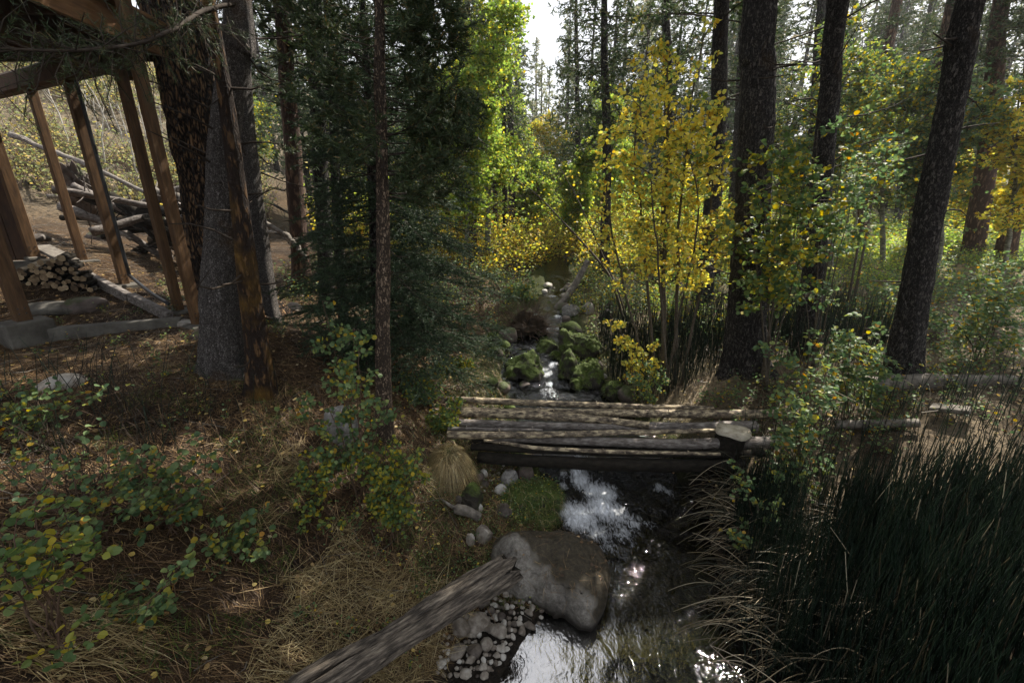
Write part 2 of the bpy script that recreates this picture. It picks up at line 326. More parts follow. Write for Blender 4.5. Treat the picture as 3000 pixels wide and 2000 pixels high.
M['paletop'] = noisemat('pale_sawn_top', [(.3, (.2, .17, .12)), (.5, (.45, .4, .31)), (.75, (.6, .55, .45))], 12, rough=.8, bump=.6)
M['stone_dark'] = noisemat('dark_stone', [(.3, (.05, .04, .033)), (.6, (.13, .1, .085)), (.8, (.22, .19, .17))], 8, rough=.7, bump=.5, extra=((.06, .08, .02), .62, .75, 3, .2))
M['moss'] = noisemat('mossy_rock', [(.3, (.012, .01, .008)), (.55, (.04, .034, .026)), (.8, (.09, .08, .06))], 9, rough=.8, bump=1.0, bscale=50, dist=.02, spec=.3, extra=((.085, .12, .022), .5, .68, 5, .28))
M['soil'] = noisemat('root_soil', [(.3, (.015, .011, .008)), (.7, (.07, .05, .033))], 10, rough=1, bump=.8, spec=.1)

LEAF = {}
G1, G2, G3, Y1, Y2, OR, BR = (.05, .11, .03), (.085, .17, .04), (.14, .22, .055), (.42, .36, .04), (.55, .4, .03), (.5, .26, .03), (.2, .1, .04)
LEAF['yellow'] = leafmat('aspen_leaves_yellow', [(0, (.13, .22, .09)), (.16, (.26, .36, .11)), (.28, (.66, .64, .15)), (.62, (.85, .75, .16)), (.88, (.82, .63, .12)), (1, (.5, .3, .05))], trans=.5)
LEAF['mixed'] = leafmat('leaves_green_to_yellow', [(0, (.07, .12, .05)), (.3, (.11, .18, .06)), (.6, (.18, .24, .07)), (.75, (.3, .32, .06)), (.88, Y1), (1, Y2)])
LEAF['green'] = leafmat('leaves_green', [(0, G1), (.5, G2), (.85, G3), (.95, (.3, .3, .05)), (1, Y1)])
LEAF['bush'] = leafmat('bush_leaves_green', [(0, (.07, .13, .06)), (.45, (.12, .19, .08)), (.75, (.19, .26, .1)), (.86, (.3, .33, .08)), (.95, (.45, .36, .04)), (1, (.45, .22, .04))])
LEAF['lime'] = leafmat('aspen_leaves_lime', [(0, (.16, .26, .06)), (.4, (.28, .4, .09)), (.75, (.42, .5, .11)), (.9, (.58, .54, .1)), (1, (.66, .52, .08))], trans=.6)
LEAF['willow'] = leafmat('willow_leaves_gold', [(0, (.2, .26, .06)), (.35, (.4, .42, .09)), (.65, (.62, .54, .1)), (.85, (.66, .46, .08)), (1, (.4, .24, .08))], trans=.6)
LEAF['fir'] = leafmat('fir_needles', [(0, (.02, .042, .022)), (.5, (.038, .07, .035)), (.9, (.075, .115, .055)), (1, (.12, .15, .07))], trans=.2, rough=.55)
LEAF['pine'] = leafmat('pine_needles', [(0, (.025, .045, .018)), (.5, (.05, .08, .032)), (.9, (.09, .115, .045)), (1, (.2, .13, .05))], trans=.2, rough=.55)
LEAF['hill'] = leafmat('hillside_leaves', [(0, (.14, .18, .08)), (.45, (.25, .28, .12)), (.7, (.36, .34, .14)), (.85, (.55, .42, .1)), (1, (.45, .36, .24))], trans=.5)
LEAF['farfir'] = leafmat('distant_needles', [(0, (.03, .055, .025)), (.5, (.055, .085, .035)), (.85, (.1, .12, .05)), (1, (.17, .14, .07))], trans=.3, rough=.6)
LEAF['farpale'] = leafmat('pale_distant_needles', [(0, (.11, .14, .08)), (.5, (.2, .23, .13)), (.85, (.3, .3, .18)), (1, (.36, .3, .2))], trans=.5, rough=.6)  # haze and sun on far conifers put into a paler needle colour
LEAF['litter'] = leafmat('fallen_pine_needles', [(0, (.045, .026, .015)), (.45, (.125, .074, .035)), (.8, (.235, .145, .066)), (1, (.4, .29, .15))], trans=.05)
LEAF['straw'] = leafmat('dead_grass', [(0, (.12, .08, .035)), (.4, (.27, .2, .09)), (.75, (.42, .33, .16)), (1, (.55, .47, .27))], trans=.15)
LEAF['deadreed'] = leafmat('dead_reed_litter', [(0, (.05, .035, .02)), (.5, (.13, .095, .055)), (.85, (.24, .19, .12)), (1, (.4, .34, .24))], trans=.1)
LEAF['grass'] = leafmat('green_grass', [(0, (.03, .06, .012)), (.5, (.06, .11, .02)), (.85, (.12, .16, .03)), (1, (.28, .25, .07))], trans=.3)
LEAF['rush'] = leafmat('dark_rush_stems', [(0, (.004, .01, .006)), (.6, (.011, .026, .014)), (.93, (.025, .04, .02)), (.965, (.07, .055, .03)), (.99, (.16, .13, .08)), (1, (.45, .4, .28))], trans=.05)
LEAF['rushdead'] = leafmat('dead_rush_stems', [(0, (.02, .028, .016)), (.35, (.06, .05, .026)), (.7, (.17, .13, .075)), (1, (.34, .29, .2))], trans=.05)
LEAF['fallen'] = leafmat('fallen_leaves', [(0, (.25, .14, .06)), (.4, (.42, .28, .12)), (.7, (.5, .38, .08)), (1, (.55, .45, .3))], trans=.2)
# ================================================================== STREAM AND GROUND
# stream centre line: Y, x, half width, water level (z)
ST = np.array([(-6, -.6, .95, 0), (-1, .3, .95, 0), (1.2, .45, .95, 0), (2.2, .82, .74, 0), (2.6, .98, .68, 0), (3.1, 1.25, .66, 0), (3.9, 1.32, .82, .04), (4.25, 1.22, .74, .12), (4.55, 1.15, .68, .24), (5.2, 1.0, .72, .33), (6.1, .7, .74, .42), (6.7, .56, .64, .53),
               (7.6, .56, .46, .8), (8.9, .72, .28, 1.03), (10.9, 1.2, .24, 1.2), (12.5, 1.35, .28, 1.4), (20, 1.5, .3, 1.9), (40, 2.0, .4, 3.0), (90, 3, .4, 6)], float)
def stream(Y): return [np.interp(Y, ST[:, 0], ST[:, k]) for k in (1, 2, 3)]
gc = []
def g(px, py, Y): p = P(px, py, Y); gc.append(tuple(p))
def gw(x, y, zrel): gc.append((x, y, H + zrel))
for a in [(660, 1090, 4.25), (60, 1010, 5.0), (30, 1060, 4.2), (525, 915, 6.1), (582, 955, 5.4), (240, 765, 7.3), (365, 838, 6.7), (700, 850, 7.8), (400, 700, 10.9), (100, 600, 11.2), (300, 430, 16), (100, 350, 16), (560, 520, 17),
          (500, 1400, 2.8), (700, 1800, 2.07), (900, 1500, 3.03), (1115, 1255, 3.96), (1290, 1210, 5.0), (1240, 1620, 3.13), (1380, 1400, 4.1), (1350, 1900, 2.42), (1380, 1100, 6.2), (1300, 1020, 7.4), (1430, 850, 13), (1200, 900, 9.0),
          (2180, 1075, 5.8), (2660, 1105, 5.4), (2360, 1045, 6.3), (2700, 1000, 6.4), (2500, 700, 19), (2600, 850, 9.4), (2870, 640, 21), (2300, 1235, 4.95), (2850, 1250, 4.2), (1950, 1150, 6.3), (1800, 900, 9.5), (1900, 820, 12), (2350, 1180, 5.2)]: g(*a)
for a in [(-2.1, 1.27, -1.85), (-1.5, .3, -1.95), (-3, -2, -1.6), (-5, 1, -1.45), (2.9, 2.6, -2.95), (3.4, 1.6, -2.85), (4.6, 2.5, -2.6), (6, 0, -2.4), (3, -1, -2.85), (8, 3, -2.1), (-8, 3, -1.0), (-14, 5, .6), (-22, 12, 4.5), (-30, 25, 12), (-34, 40, 14),
          (-9, 22, .4), (-5, 30, .2), (2, 25, -1.1), (3, 45, 1.2), (10, 30, -.6), (14, 12, -1.7), (18, 20, -1.4), (26, 26, -.6), (30, 10, -1.0), (36, 42, 4), (-14, 60, 10), (20, 62, 8), (2, 66, 4), (0, 34, .1), (-18, -4, 1.5), (20, -4, -1.5), (-3.5, 9.5, -1.4), (-1.2, 11, -1.6), (40, -4, 0), (-36, 5, 11)]: gw(*a)
# left bank close to the water and the sloping bank line
for a in [(-.9, 2.0, -3.0), (-.55, 2.7, -3.05), (-.35, 3.4, -3.0), (-.1, 1.2, -3.2), (-1.3, 2.4, -2.78)]: gw(*a)
gc = np.array(gc)
def tps_fit(p, z, lam=.02):
    n = len(p); d = np.linalg.norm(p[:, None] - p[None], axis=2); K = np.where(d > 0, d * d * np.log(d + 1e-9), 0) + lam * np.eye(n)
    A = np.zeros((n + 3, n + 3)); A[:n, :n] = K; Pm = np.hstack([np.ones((n, 1)), p]); A[:n, n:] = Pm; A[n:, :n] = Pm.T
    return np.linalg.solve(A, np.r_[z, 0, 0, 0])
def warp(p):     # compress distance so that near points carry more detail
    r = np.hypot(p[:, 0], p[:, 1] - 2) + 1e-6; k = np.log1p(r / 6) * 6 / r; return np.stack([p[:, 0] * k, (p[:, 1] - 2) * k], 1)
_gp = warp(gc[:, :2]); _gwt = tps_fit(_gp, gc[:, 2], .05)
def hgt(x, y, fine=True):
    x = np.asarray(x, float).ravel(); y = np.asarray(y, float).ravel(); xc = np.clip(x, -38, 44); yc = np.clip(y, -5, 68)
    q = warp(np.stack([xc, yc], 1)); z = np.empty(len(x))
    for a in range(0, len(x), 20000):
        d = np.linalg.norm(q[a:a + 20000, None] - _gp[None], axis=2); z[a:a + 20000] = (np.where(d > 0, d * d * np.log(d + 1e-9), 0)) @ _gwt[:len(_gp)] + _gwt[-3] + q[a:a + 20000] @ _gwt[-2:]
    z += .05 * fbm(x * .7, y * .7, 0, 5, 3) + np.clip(np.hypot(x, y) / 30, 0, 1) * .5 * fbm(x * .12, y * .12, 0, 8, 3)
    if fine: z += .022 * fbm(x * 3.1, y * 3.1, 0, 11, 3) + .008 * fbm(x * 14, y * 14, 0, 12, 2)
    cx, hw, zw = stream(y); hw = hw * (1 + .13 * fbm(x * 0 + 3, y * 1.3, 0, 21, 2)); d = np.abs(x - cx) - hw
    wb = np.where(y < 9, .5, .35); t = sstep(-.35, .65, d / wb)
    bed = zw - .16 + .06 * fbm(x * 3, y * 3, 0, 31, 3)
    bank = np.maximum(z, zw + .05)
    z2 = bed * (1 - t) + bank * t
    return z2
def hz(x, y): return float(hgt([x], [y])[0])
def hit(px, py, far=90.0):
    """where the photo pixel's ray meets the ground"""
    d = ray(px, py); ts = np.concatenate([np.arange(1.2, 12, .05), np.arange(12, far, .25)]) / d[1]
    pts = np.array([0, 0, H]) + d * ts[:, None]; hh = hgt(pts[:, 0], pts[:, 1], False); k = np.argmax(pts[:, 2] < hh)
    if pts[k, 2] >= hh[k]: k = len(ts) - 1
    p = pts[k].copy(); p[2] = hz(p[0], p[1]); return p

def gax(lo, hi, a, b, fine, grow):
    c = list(np.arange(a, b, fine)); s = fine; x = b
    while x < hi: c.append(x); s *= grow; x += s
    s = fine; x = a - fine
    while x > lo: c.insert(0, x); s *= grow; x -= s
    return np.array(c)
gx = gax(-320, 320, -4.5, 5, .035, 1.035); gy = gax(-60, 420, .8, 7.5, .035, 1.03)
X, Yg = np.meshgrid(gx, gy); Z = hgt(X, Yg).reshape(X.shape)
def gcolor(x, y, z):
    cx, hw, zw = stream(y); d = x - cx; ad = np.abs(d) - hw; n = fbm(x * 1.7, y * 1.7, 0, 41, 4); n2 = fbm(x * .5, y * .5, 0, 43, 3)
    c = np.empty((len(x), 3)); left = d < 0
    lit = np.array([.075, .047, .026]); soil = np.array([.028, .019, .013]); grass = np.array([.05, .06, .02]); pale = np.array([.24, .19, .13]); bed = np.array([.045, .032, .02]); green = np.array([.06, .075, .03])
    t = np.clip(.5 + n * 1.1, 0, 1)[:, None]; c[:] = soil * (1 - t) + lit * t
    r = sstep(-.1, .5, n2 + (y - 7) * .06)[:, None]; rc = (green * (1 - t) + pale * 1.45 * t); c = np.where(left[:, None], c, soil * (1 - t) * 1.2 + pale * .7 * t); c = np.where(left[:, None], c, c * (1 - r) + rc * r)  # farther right ground paler: dry litter, plus sunlight put into the colour
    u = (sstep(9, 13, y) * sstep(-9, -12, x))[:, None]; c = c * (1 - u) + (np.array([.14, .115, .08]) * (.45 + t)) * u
    f = sstep(12, 20, y)[:, None] * sstep(-10, -6, x)[:, None]; c = c * (1 - f) + (green * .7 + pale * .5 * t) * f
    m = (sstep(.9, .25, ad) * sstep(3.2, 4.2, y))[:, None]; c = c * (1 - m) + (grass * (.5 + .9 * t)) * m
    k = (sstep(.9, .45, ad) * sstep(4.7, 4.2, y))[:, None] * (d > 0)[:, None]; c = c * (1 - k) + np.array([.012, .0095, .007]) * k
    bar = (sstep(.75, .5, ad) * sstep(2.95, 2.7, y) * sstep(1.2, 1.5, y))[:, None] * (d < 0)[:, None]; c = c * (1 - bar) + np.array([.02, .016, .012]) * bar
    w = sstep(.12, -.05, ad)[:, None]; c = c * (1 - w) + bed * (.6 + t) * w
    return c
gm = MB(); GV = np.stack([X.ravel(), Yg.ravel(), Z.ravel()], 1); nx, ny = len(gx), len(gy)
ii, jj = np.meshgrid(np.arange(ny - 1), np.arange(nx - 1), indexing='ij'); GF = np.stack([ii * nx + jj, ii * nx + jj + 1, (ii + 1) * nx + jj + 1, (ii + 1) * nx + jj], -1).reshape(-1, 4)
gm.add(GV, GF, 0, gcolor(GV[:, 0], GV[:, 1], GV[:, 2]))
def groundmat():
    m, ns, lk, out = mat('forest_floor'); a = ns.new('ShaderNodeVertexColor'); a.layer_name = 'Col'; tcn = ns.new('ShaderNodeTexCoord')
    n1 = ns.new('ShaderNodeTexNoise'); n1.inputs['Scale'].default_value = 14; n1.inputs['Detail'].default_value = 10; n1.inputs['Roughness'].default_value = .75
    n2 = ns.new('ShaderNodeTexNoise'); n2.inputs['Scale'].default_value = 70; n2.inputs['Detail'].default_value = 6
    lk.new(tcn.outputs['Object'], n1.inputs['Vector']); lk.new(tcn.outputs['Object'], n2.inputs['Vector'])
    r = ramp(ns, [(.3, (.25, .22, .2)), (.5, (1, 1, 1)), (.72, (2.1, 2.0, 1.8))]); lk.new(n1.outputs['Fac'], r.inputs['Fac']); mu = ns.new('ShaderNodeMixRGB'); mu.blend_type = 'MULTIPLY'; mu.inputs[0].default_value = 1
    lk.new(a.outputs['Color'], mu.inputs[1]); lk.new(r.outputs['Color'], mu.inputs[2]); b = ns.new('ShaderNodeBsdfPrincipled'); b.inputs['Roughness'].default_value = .95; b.inputs['Specular IOR Level'].default_value = .15
    lk.new(mu.outputs[0], b.inputs['Base Color']); ad = ns.new('ShaderNodeMath'); ad.operation = 'ADD'; lk.new(n1.outputs['Fac'], ad.inputs[0]); lk.new(n2.outputs['Fac'], ad.inputs[1])
    bp = ns.new('ShaderNodeBump'); bp.inputs['Strength'].default_value = 1; bp.inputs['Distance'].default_value = .03; lk.new(ad.outputs[0], bp.inputs['Height']); lk.new(bp.outputs[0], b.inputs['Normal']); lk.new(b.outputs[0], out.inputs['Surface']); return m
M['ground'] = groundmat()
tag(gm.build('ground', M['ground'], col=True), kind='structure')

# ------------------------------------------------------------------ water
def watermat():
    m, ns, lk, out = mat('stream_water'); a = ns.new('ShaderNodeVertexColor'); a.layer_name = 'Col'; tcn = ns.new('ShaderNodeTexCoord')
    sep = ns.new('ShaderNodeSeparateColor'); lk.new(a.outputs['Color'], sep.inputs[0])
    n1 = ns.new('ShaderNodeTexNoise'); n1.inputs['Scale'].default_value = 5.5; n1.inputs['Detail'].default_value = 2.5; n1.inputs['Distortion'].default_value = .6
    mp = ns.new('ShaderNodeMapping'); mp.inputs['Scale'].default_value = (1.25, .8, 1); mp.inputs['Rotation'].default_value = (0, 0, .35); lk.new(tcn.outputs['Object'], mp.inputs['Vector']); lk.new(mp.outputs[0], n1.inputs['Vector'])
    n2 = ns.new('ShaderNodeTexNoise'); n2.inputs['Scale'].default_value = 24; n2.inputs['Detail'].default_value = 4; n2.inputs['Distortion'].default_value = 1.0; lk.new(mp.outputs[0], n2.inputs['Vector'])
    s1 = ns.new('ShaderNodeMath'); s1.operation = 'MULTIPLY_ADD'; s1.inputs[1].default_value = .4; lk.new(n2.outputs['Fac'], s1.inputs[0]); lk.new(n1.outputs['Fac'], s1.inputs[2])
    bp = ns.new('ShaderNodeBump'); bp.inputs['Distance'].default_value = .05; lk.new(s1.outputs[0], bp.inputs['Height']); lk.new(sep.outputs[1], bp.inputs['Strength'])
    fr = ns.new('ShaderNodeFresnel'); fr.inputs['IOR'].default_value = 1.33; lk.new(bp.outputs[0], fr.inputs['Normal'])
    tr = ns.new('ShaderNodeBsdfTransparent'); tr.inputs['Color'].default_value = (.06, .042, .025, 1); gl = ns.new('ShaderNodeBsdfGlossy'); gl.inputs['Roughness'].default_value = .03; lk.new(bp.outputs[0], gl.inputs['Normal'])
    frm = ns.new('ShaderNodeMath'); frm.operation = 'MULTIPLY_ADD'; frm.inputs[1].default_value = 1.1; bs = ns.new('ShaderNodeMapRange'); bs.inputs[1].default_value = .2; bs.inputs[2].default_value = .34; bs.inputs[3].default_value = .46; bs.inputs[4].default_value = .04; lk.new(sep.outputs[1], bs.inputs[0]); lk.new(bs.outputs[0], frm.inputs[2]); lk.new(fr.outputs[0], frm.inputs[0]); frm.use_clamp = True  # calm pool reflectance raised above real water to brighten its sky reflection
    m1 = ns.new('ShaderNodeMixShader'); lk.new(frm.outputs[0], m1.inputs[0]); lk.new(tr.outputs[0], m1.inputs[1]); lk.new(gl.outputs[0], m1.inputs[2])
    # foam: streaky white where the Col.r mask says the water breaks
    n3 = ns.new('ShaderNodeTexNoise'); n3.inputs['Scale'].default_value = 13; n3.inputs['Detail'].default_value = 8; n3.inputs['Roughness'].default_value = .7; n3.inputs['Distortion'].default_value = .9; mp3 = ns.new('ShaderNodeMapping'); mp3.inputs['Scale'].default_value = (2.2, .95, 1); mp3.inputs['Rotation'].default_value = (0, 0, -.12); lk.new(tcn.outputs['Object'], mp3.inputs['Vector']); lk.new(mp3.outputs[0], n3.inputs['Vector'])
    ad = ns.new('ShaderNodeMath'); ad.operation = 'ADD'; lk.new(sep.outputs[0], ad.inputs[0]); lk.new(n3.outputs['Fac'], ad.inputs[1])
    mr = ns.new('ShaderNodeMapRange'); mr.inputs[1].default_value = .84; mr.inputs[2].default_value = 1.25; lk.new(ad.outputs[0], mr.inputs[0])
    df = ns.new('ShaderNodeBsdfPrincipled'); df.inputs['Base Color'].default_value = (.82, .85, .9, 1); df.inputs['Roughness'].default_value = .7
    m2 = ns.new('ShaderNodeMixShader'); lk.new(mr.outputs[0], m2.inputs[0]); lk.new(m1.outputs[0], m2.inputs[1]); lk.new(df.outputs[0], m2.inputs[2]); lk.new(m2.outputs[0], out.inputs['Surface']); return m
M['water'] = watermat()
wy = np.concatenate([np.arange(-6, 1, .15), np.arange(1, 9.5, .03), np.arange(9.5, 30, .12)]); wu = np.linspace(-1, 1, 71); WX, WY = np.meshgrid(wu, wy); cx, hw, zw = stream(WY.ravel())
wx = cx + WX.ravel() * (hw * 1.15 + .2); wyv = WY.ravel(); U = WX.ravel()
# long foam paths, given as photo pixels on the water surface: (px, py, radius m, strength)
foam_pts = [(1690, 1385, .1, .55), (1700, 1410, .12, .6), (1740, 1440, .12, .62), (1650, 1400, .07, .45), (1660, 1500, .12, .6), (1700, 1520, .2, .62), (1760, 1490, .18, .6), (1800, 1510, .18, .5), (1850, 1530, .15, .42), (1820, 1560, .16, .42), (1780, 1600, .14, .36), (1750, 1560, .16, .45), (1800, 1660, .12, .3), (1930, 1430, .08, .45), (1960, 1450, .07, .4), (1770, 1450, .14, .62), (1900, 1545, .1, .35), (1740, 1640, .1, .3), (1800, 1720, .12, .26), (1700, 1350, .1, .5), (1650, 1430, .06, .5), (1850, 1600, .1, .3), (1820, 1800, .12, .22),
            (1610, 1125, .1, .45), (1600, 1090, .12, .55), (1620, 1070, .09, .55), (1605, 1150, .22, .35), (1480, 1110, .1, .3), (1470, 1080, .15, .3), (1560, 1020, .1, .35), (1540, 1040, .12, .3), (1600, 960, .1, .6), (1640, 965, .1, .5), (1650, 985, .08, .5), (1635, 930, .1, .5), (1690, 880, .12, .55), (1620, 870, .12, .5), (1450, 1050, .1, .25), (1520, 1165, .2, .25), (1660, 1170, .2, .25), (1500, 1010, .1, .3)]
fm = np.zeros(len(wx))
for (a, b, r, s) in foam_pts:
    zz = H
    d = ray(a, b); ts = np.arange(1.5, 14, .02) / d[1]; pts = np.array([0, 0, H]) + d * ts[:, None]; k = np.argmax(pts[:, 2] < np.interp(pts[:, 1], ST[:, 0], ST[:, 3])); p = pts[k]
    fm = np.maximum(fm, min(1.15 * s, .75) * np.exp(-((wx - p[0]) ** 2 + (wyv - p[1]) ** 2) / (2 * (r * .95) ** 2)))
slope = np.abs(np.interp(wyv + .1, ST[:, 0], ST[:, 3]) - np.interp(wyv - .1, ST[:, 0], ST[:, 3])) / .2
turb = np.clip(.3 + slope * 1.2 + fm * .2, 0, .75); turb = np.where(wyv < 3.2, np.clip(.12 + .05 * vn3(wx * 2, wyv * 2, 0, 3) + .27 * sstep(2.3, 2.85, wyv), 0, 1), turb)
amp = np.where(wyv > 3.3, .012 + .05 * np.clip(slope, 0, .6) + .035 * fm, .004 + .004 * sstep(2.2, 3.3, wyv))
wz = zw + amp * fbm(wx * 5, wyv * 5, 0, 61, 3) * 1.2 + .03 * fm
wm = MB(); n1_, n2_ = len(wy), len(wu); ii, jj = np.meshgrid(np.arange(n1_ - 1), np.arange(n2_ - 1), indexing='ij')
WF = np.stack([ii * n2_ + jj, ii * n2_ + jj + 1, (ii + 1) * n2_ + jj + 1, (ii + 1) * n2_ + jj], -1).reshape(-1, 4)
fm = np.maximum(fm, np.where((wyv > 3.4) & (wyv < 13), .1 + .28 * np.clip(slope, 0, .8), 0))
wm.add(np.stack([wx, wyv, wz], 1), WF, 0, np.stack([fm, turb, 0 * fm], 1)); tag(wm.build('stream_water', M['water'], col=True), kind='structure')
# ================================================================== CABIN DECK ON POSTS (left)
def orient(d):
    d = nrm(np.array([d[0], d[1], 0.])); return np.array([[d[1], -d[0], 0], d, [0, 0, 1.]])
ROW = nrm(np.array([2.4, -1.2, 0])); AX = orient(ROW)
deck = thing('cabin_deck', 'brown timber cabin deck raised on tall square posts above the left bank', 'deck', (-4.9, 6.1, H - 1.5))
def post(px, py, Y, ztop, w=.105, foot=(.34, .3)):
    b = P(px, py, Y); m = MB(); box(m, ((b[0]), b[1], (b[2] + ztop) / 2), (w, w, ztop - b[2]), AX, 0, .006); m.build('post', M['timber'], deck, False)
    f = MB(); box(f, (b[0] + .03, b[1] - .02, b[2] - foot[1] / 2 + .004), (foot[0], foot[0] * .85, foot[1]), AX, 0, .015); f.build('footing', M['concrete'], deck, False)
    for dz in (.06, .12):
        for dx in (-.03, .03):
            n = MB(); cpos = np.array([b[0], b[1], b[2] + dz + .03]) + AX[1] * (w / 2 + .003) + AX[0] * dx; box(n, cpos, (.014, .008, .014), AX); n.build('bolt', M['metal_black'], deck, False)
    return b
B1 = post(243, 762, 7.3, H + 1.68); B2 = post(365, 832, 6.7, H + 1.64); B3 = post(524, 908, 6.1, H + 1.60)
B4 = post(580, 948, 5.4, H + 2.3, .11, (.3, .2)); B0 = post(100, 752, 6.6, H + 2.0, .12, (.2, .05))
BN = post(68, 938, 4.95, H + 1.7, .14, (.42, .45))
zt = H + 1.6
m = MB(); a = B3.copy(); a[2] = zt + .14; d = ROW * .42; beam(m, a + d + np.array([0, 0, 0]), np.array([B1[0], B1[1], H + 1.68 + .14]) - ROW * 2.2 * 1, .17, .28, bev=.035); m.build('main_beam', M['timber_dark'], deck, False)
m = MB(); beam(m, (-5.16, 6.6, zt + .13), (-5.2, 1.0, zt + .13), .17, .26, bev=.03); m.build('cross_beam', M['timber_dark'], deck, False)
m = MB(); beam(m, (-4.36, 7.0, H + 1.9), (-4.3, .2, H + 1.9), .05, .3, bev=.004); m.build('rim_board', M['timber_h'], deck, False)
m = MB(); beam(m, (-4.31, 7.0, H + 2.085), (-4.25, .2, H + 2.085), .16, .045, bev=.006); m.build('cap_board', M['timber_h'], deck, False)
for i in range(13):
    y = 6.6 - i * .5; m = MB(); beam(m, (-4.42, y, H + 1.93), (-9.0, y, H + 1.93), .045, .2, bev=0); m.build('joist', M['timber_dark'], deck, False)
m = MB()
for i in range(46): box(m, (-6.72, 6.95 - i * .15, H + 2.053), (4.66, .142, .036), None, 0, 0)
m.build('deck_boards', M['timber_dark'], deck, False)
for i in range(14):
    y = 6.7 - i * .48; m = MB(); box(m, (-4.36, y, H + 2.55), (.04, .04, .88), None, 0, .003); m.build('baluster', M['timber'], deck, False)
m = MB(); beam(m, (-4.36, 7.0, H + 3.02), (-4.33, .2, H + 3.02), .1, .05, bev=.006); m.build('hand_rail', M['timber_h'], deck, False)
# lower storey wall behind the first post, with block base
wa = P(98, 760, 6.62); wb_ = P(-320, 900, 6.0); wd = nrm((wb_ - wa) * [1, 1, 0]); m = MB()
for i in range(16):
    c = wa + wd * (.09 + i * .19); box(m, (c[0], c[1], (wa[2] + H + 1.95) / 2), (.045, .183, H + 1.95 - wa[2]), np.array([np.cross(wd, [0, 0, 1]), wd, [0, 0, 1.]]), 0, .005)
m.build('board_wall', M['timber_dark'], deck, False)
wn_ = np.cross(wd, [0, 0, 1]); bw = MB()
for r_ in range(4):
    for i in range(7):
        c = wa + wd * (i * .41 + (.2 if r_ % 2 else 0) + .12); box(bw, (c[0], c[1], wa[2] - .115 - r_ * .205), (.2, .4, .195), np.array([wn_, wd, [0, 0, 1.]]), 0, .008)
bw.build('block_base', M['concrete'], deck, False)
# black downpipe beside the third post running on along the ground
m = MB(); tp = P(372, 200, 6.0); pb = P(640, 820, 6.0); q0 = np.array([B2[0] + .13, B2[1] - .02, H + 1.66]); q1 = np.array([B2[0] + .13, B2[1] - .02, B2[2] + .12])
q2 = P(490, 880, 5.65); tube(m, smooth_path([q0, q1], 12), .024, 8); m.build('downpipe', M['metal_black'], deck)
m = MB(); tube(m, smooth_path([q1 + [0, 0, .02], P(445, 850, 5.9), P(492, 884, 5.65)], 10), .026, 8) if False else tube(m, smooth_path([q1 + [0, 0, .02], P(440, 856, 6.2), P(494, 890, 5.75)], 10), .024, 8)
m.build('ground_pipe', M['metal_black'], deck)
# concrete kerb and timber edging under the deck
k = thing('concrete_kerb', 'long low concrete kerb on the ground between the near pier and the corner post', 'kerb', P(340, 975, 5.1))
m = MB(); a_, b_ = P(118, 982, 4.98), P(535, 942, 5.45); a_[2] = max(a_[2], hz(a_[0], a_[1]) + .02); b_[2] = hz(b_[0], b_[1]) + .02; beam(m, a_, b_, .14, .17, bev=.012); m.build('kerb_block', M['concrete'], k, False)
for nm, la, pa, pb2, w, h in [('edging_timber', 'weathered timber board edging the gravel between second and third posts', (260, 812, 6.6), (378, 868, 6.2), .1, .14), ('edging_timber', 'weathered timber board lying between third post and corner post', (385, 872, 6.15), (500, 935, 5.65), .1, .13)]:
    m = MB(); a_, b_ = P(*pa), P(*pb2); a_[2] = hz(a_[0], a_[1]) + .08; b_[2] = hz(b_[0], b_[1]) + .05; beam(m, a_, b_, w, h, bev=.01); o = m.build(nm, M['log_grey'], None, False); tag(o, la, 'timber')
m = MB(); c = hit(160, 905, 20); rock(m, c + [0, 0, -.03], (.5, .25, .11), 5, 4, .5, .25, .25); tag(m.build('concrete_slab', M['concrete']), 'pale broken concrete lump on the ground below the block wall', 'slab')
m = MB(); c = hit(245, 900, 20); rock(m, c, (.3, .22, .16), 6, 4, .5, .3); tag(m.build('boulder', M['stone_dark']), 'dark craggy boulder beside the pale concrete lump under the deck', 'boulder')
for i, (px, py, s, la) in enumerate([(300, 700, .34, 'dark rounded boulder on the slope between second and third deck posts'), (118, 705, .2, 'pale square stone at the foot of the far left post'), (600, 790, .16, 'small pale stone on the slope just left of the grey trunk'), (545, 955, .13, 'white stone lying at the foot of the corner post'), (615, 985, .22, 'brown flat stone between corner post and grey trunk'), (860, 905, .2, 'pale stone in the sunlit needles below the fir'), (795, 900, .18, 'grey flat rock in the pine needles right of the grey trunk'), (185, 1130, .17, 'pale flat stone under the leaves of the left shrub')]):
    m = MB(); c = hit(px, py, 30); rock(m, c, (s, s * .75, s * .6), 30 + i, 4, .5, .25, i); tag(m.build('boulder' if s > .2 else 'stone', M['stone_dark'] if i in (0, 4) else M['stone']), la, 'stone')
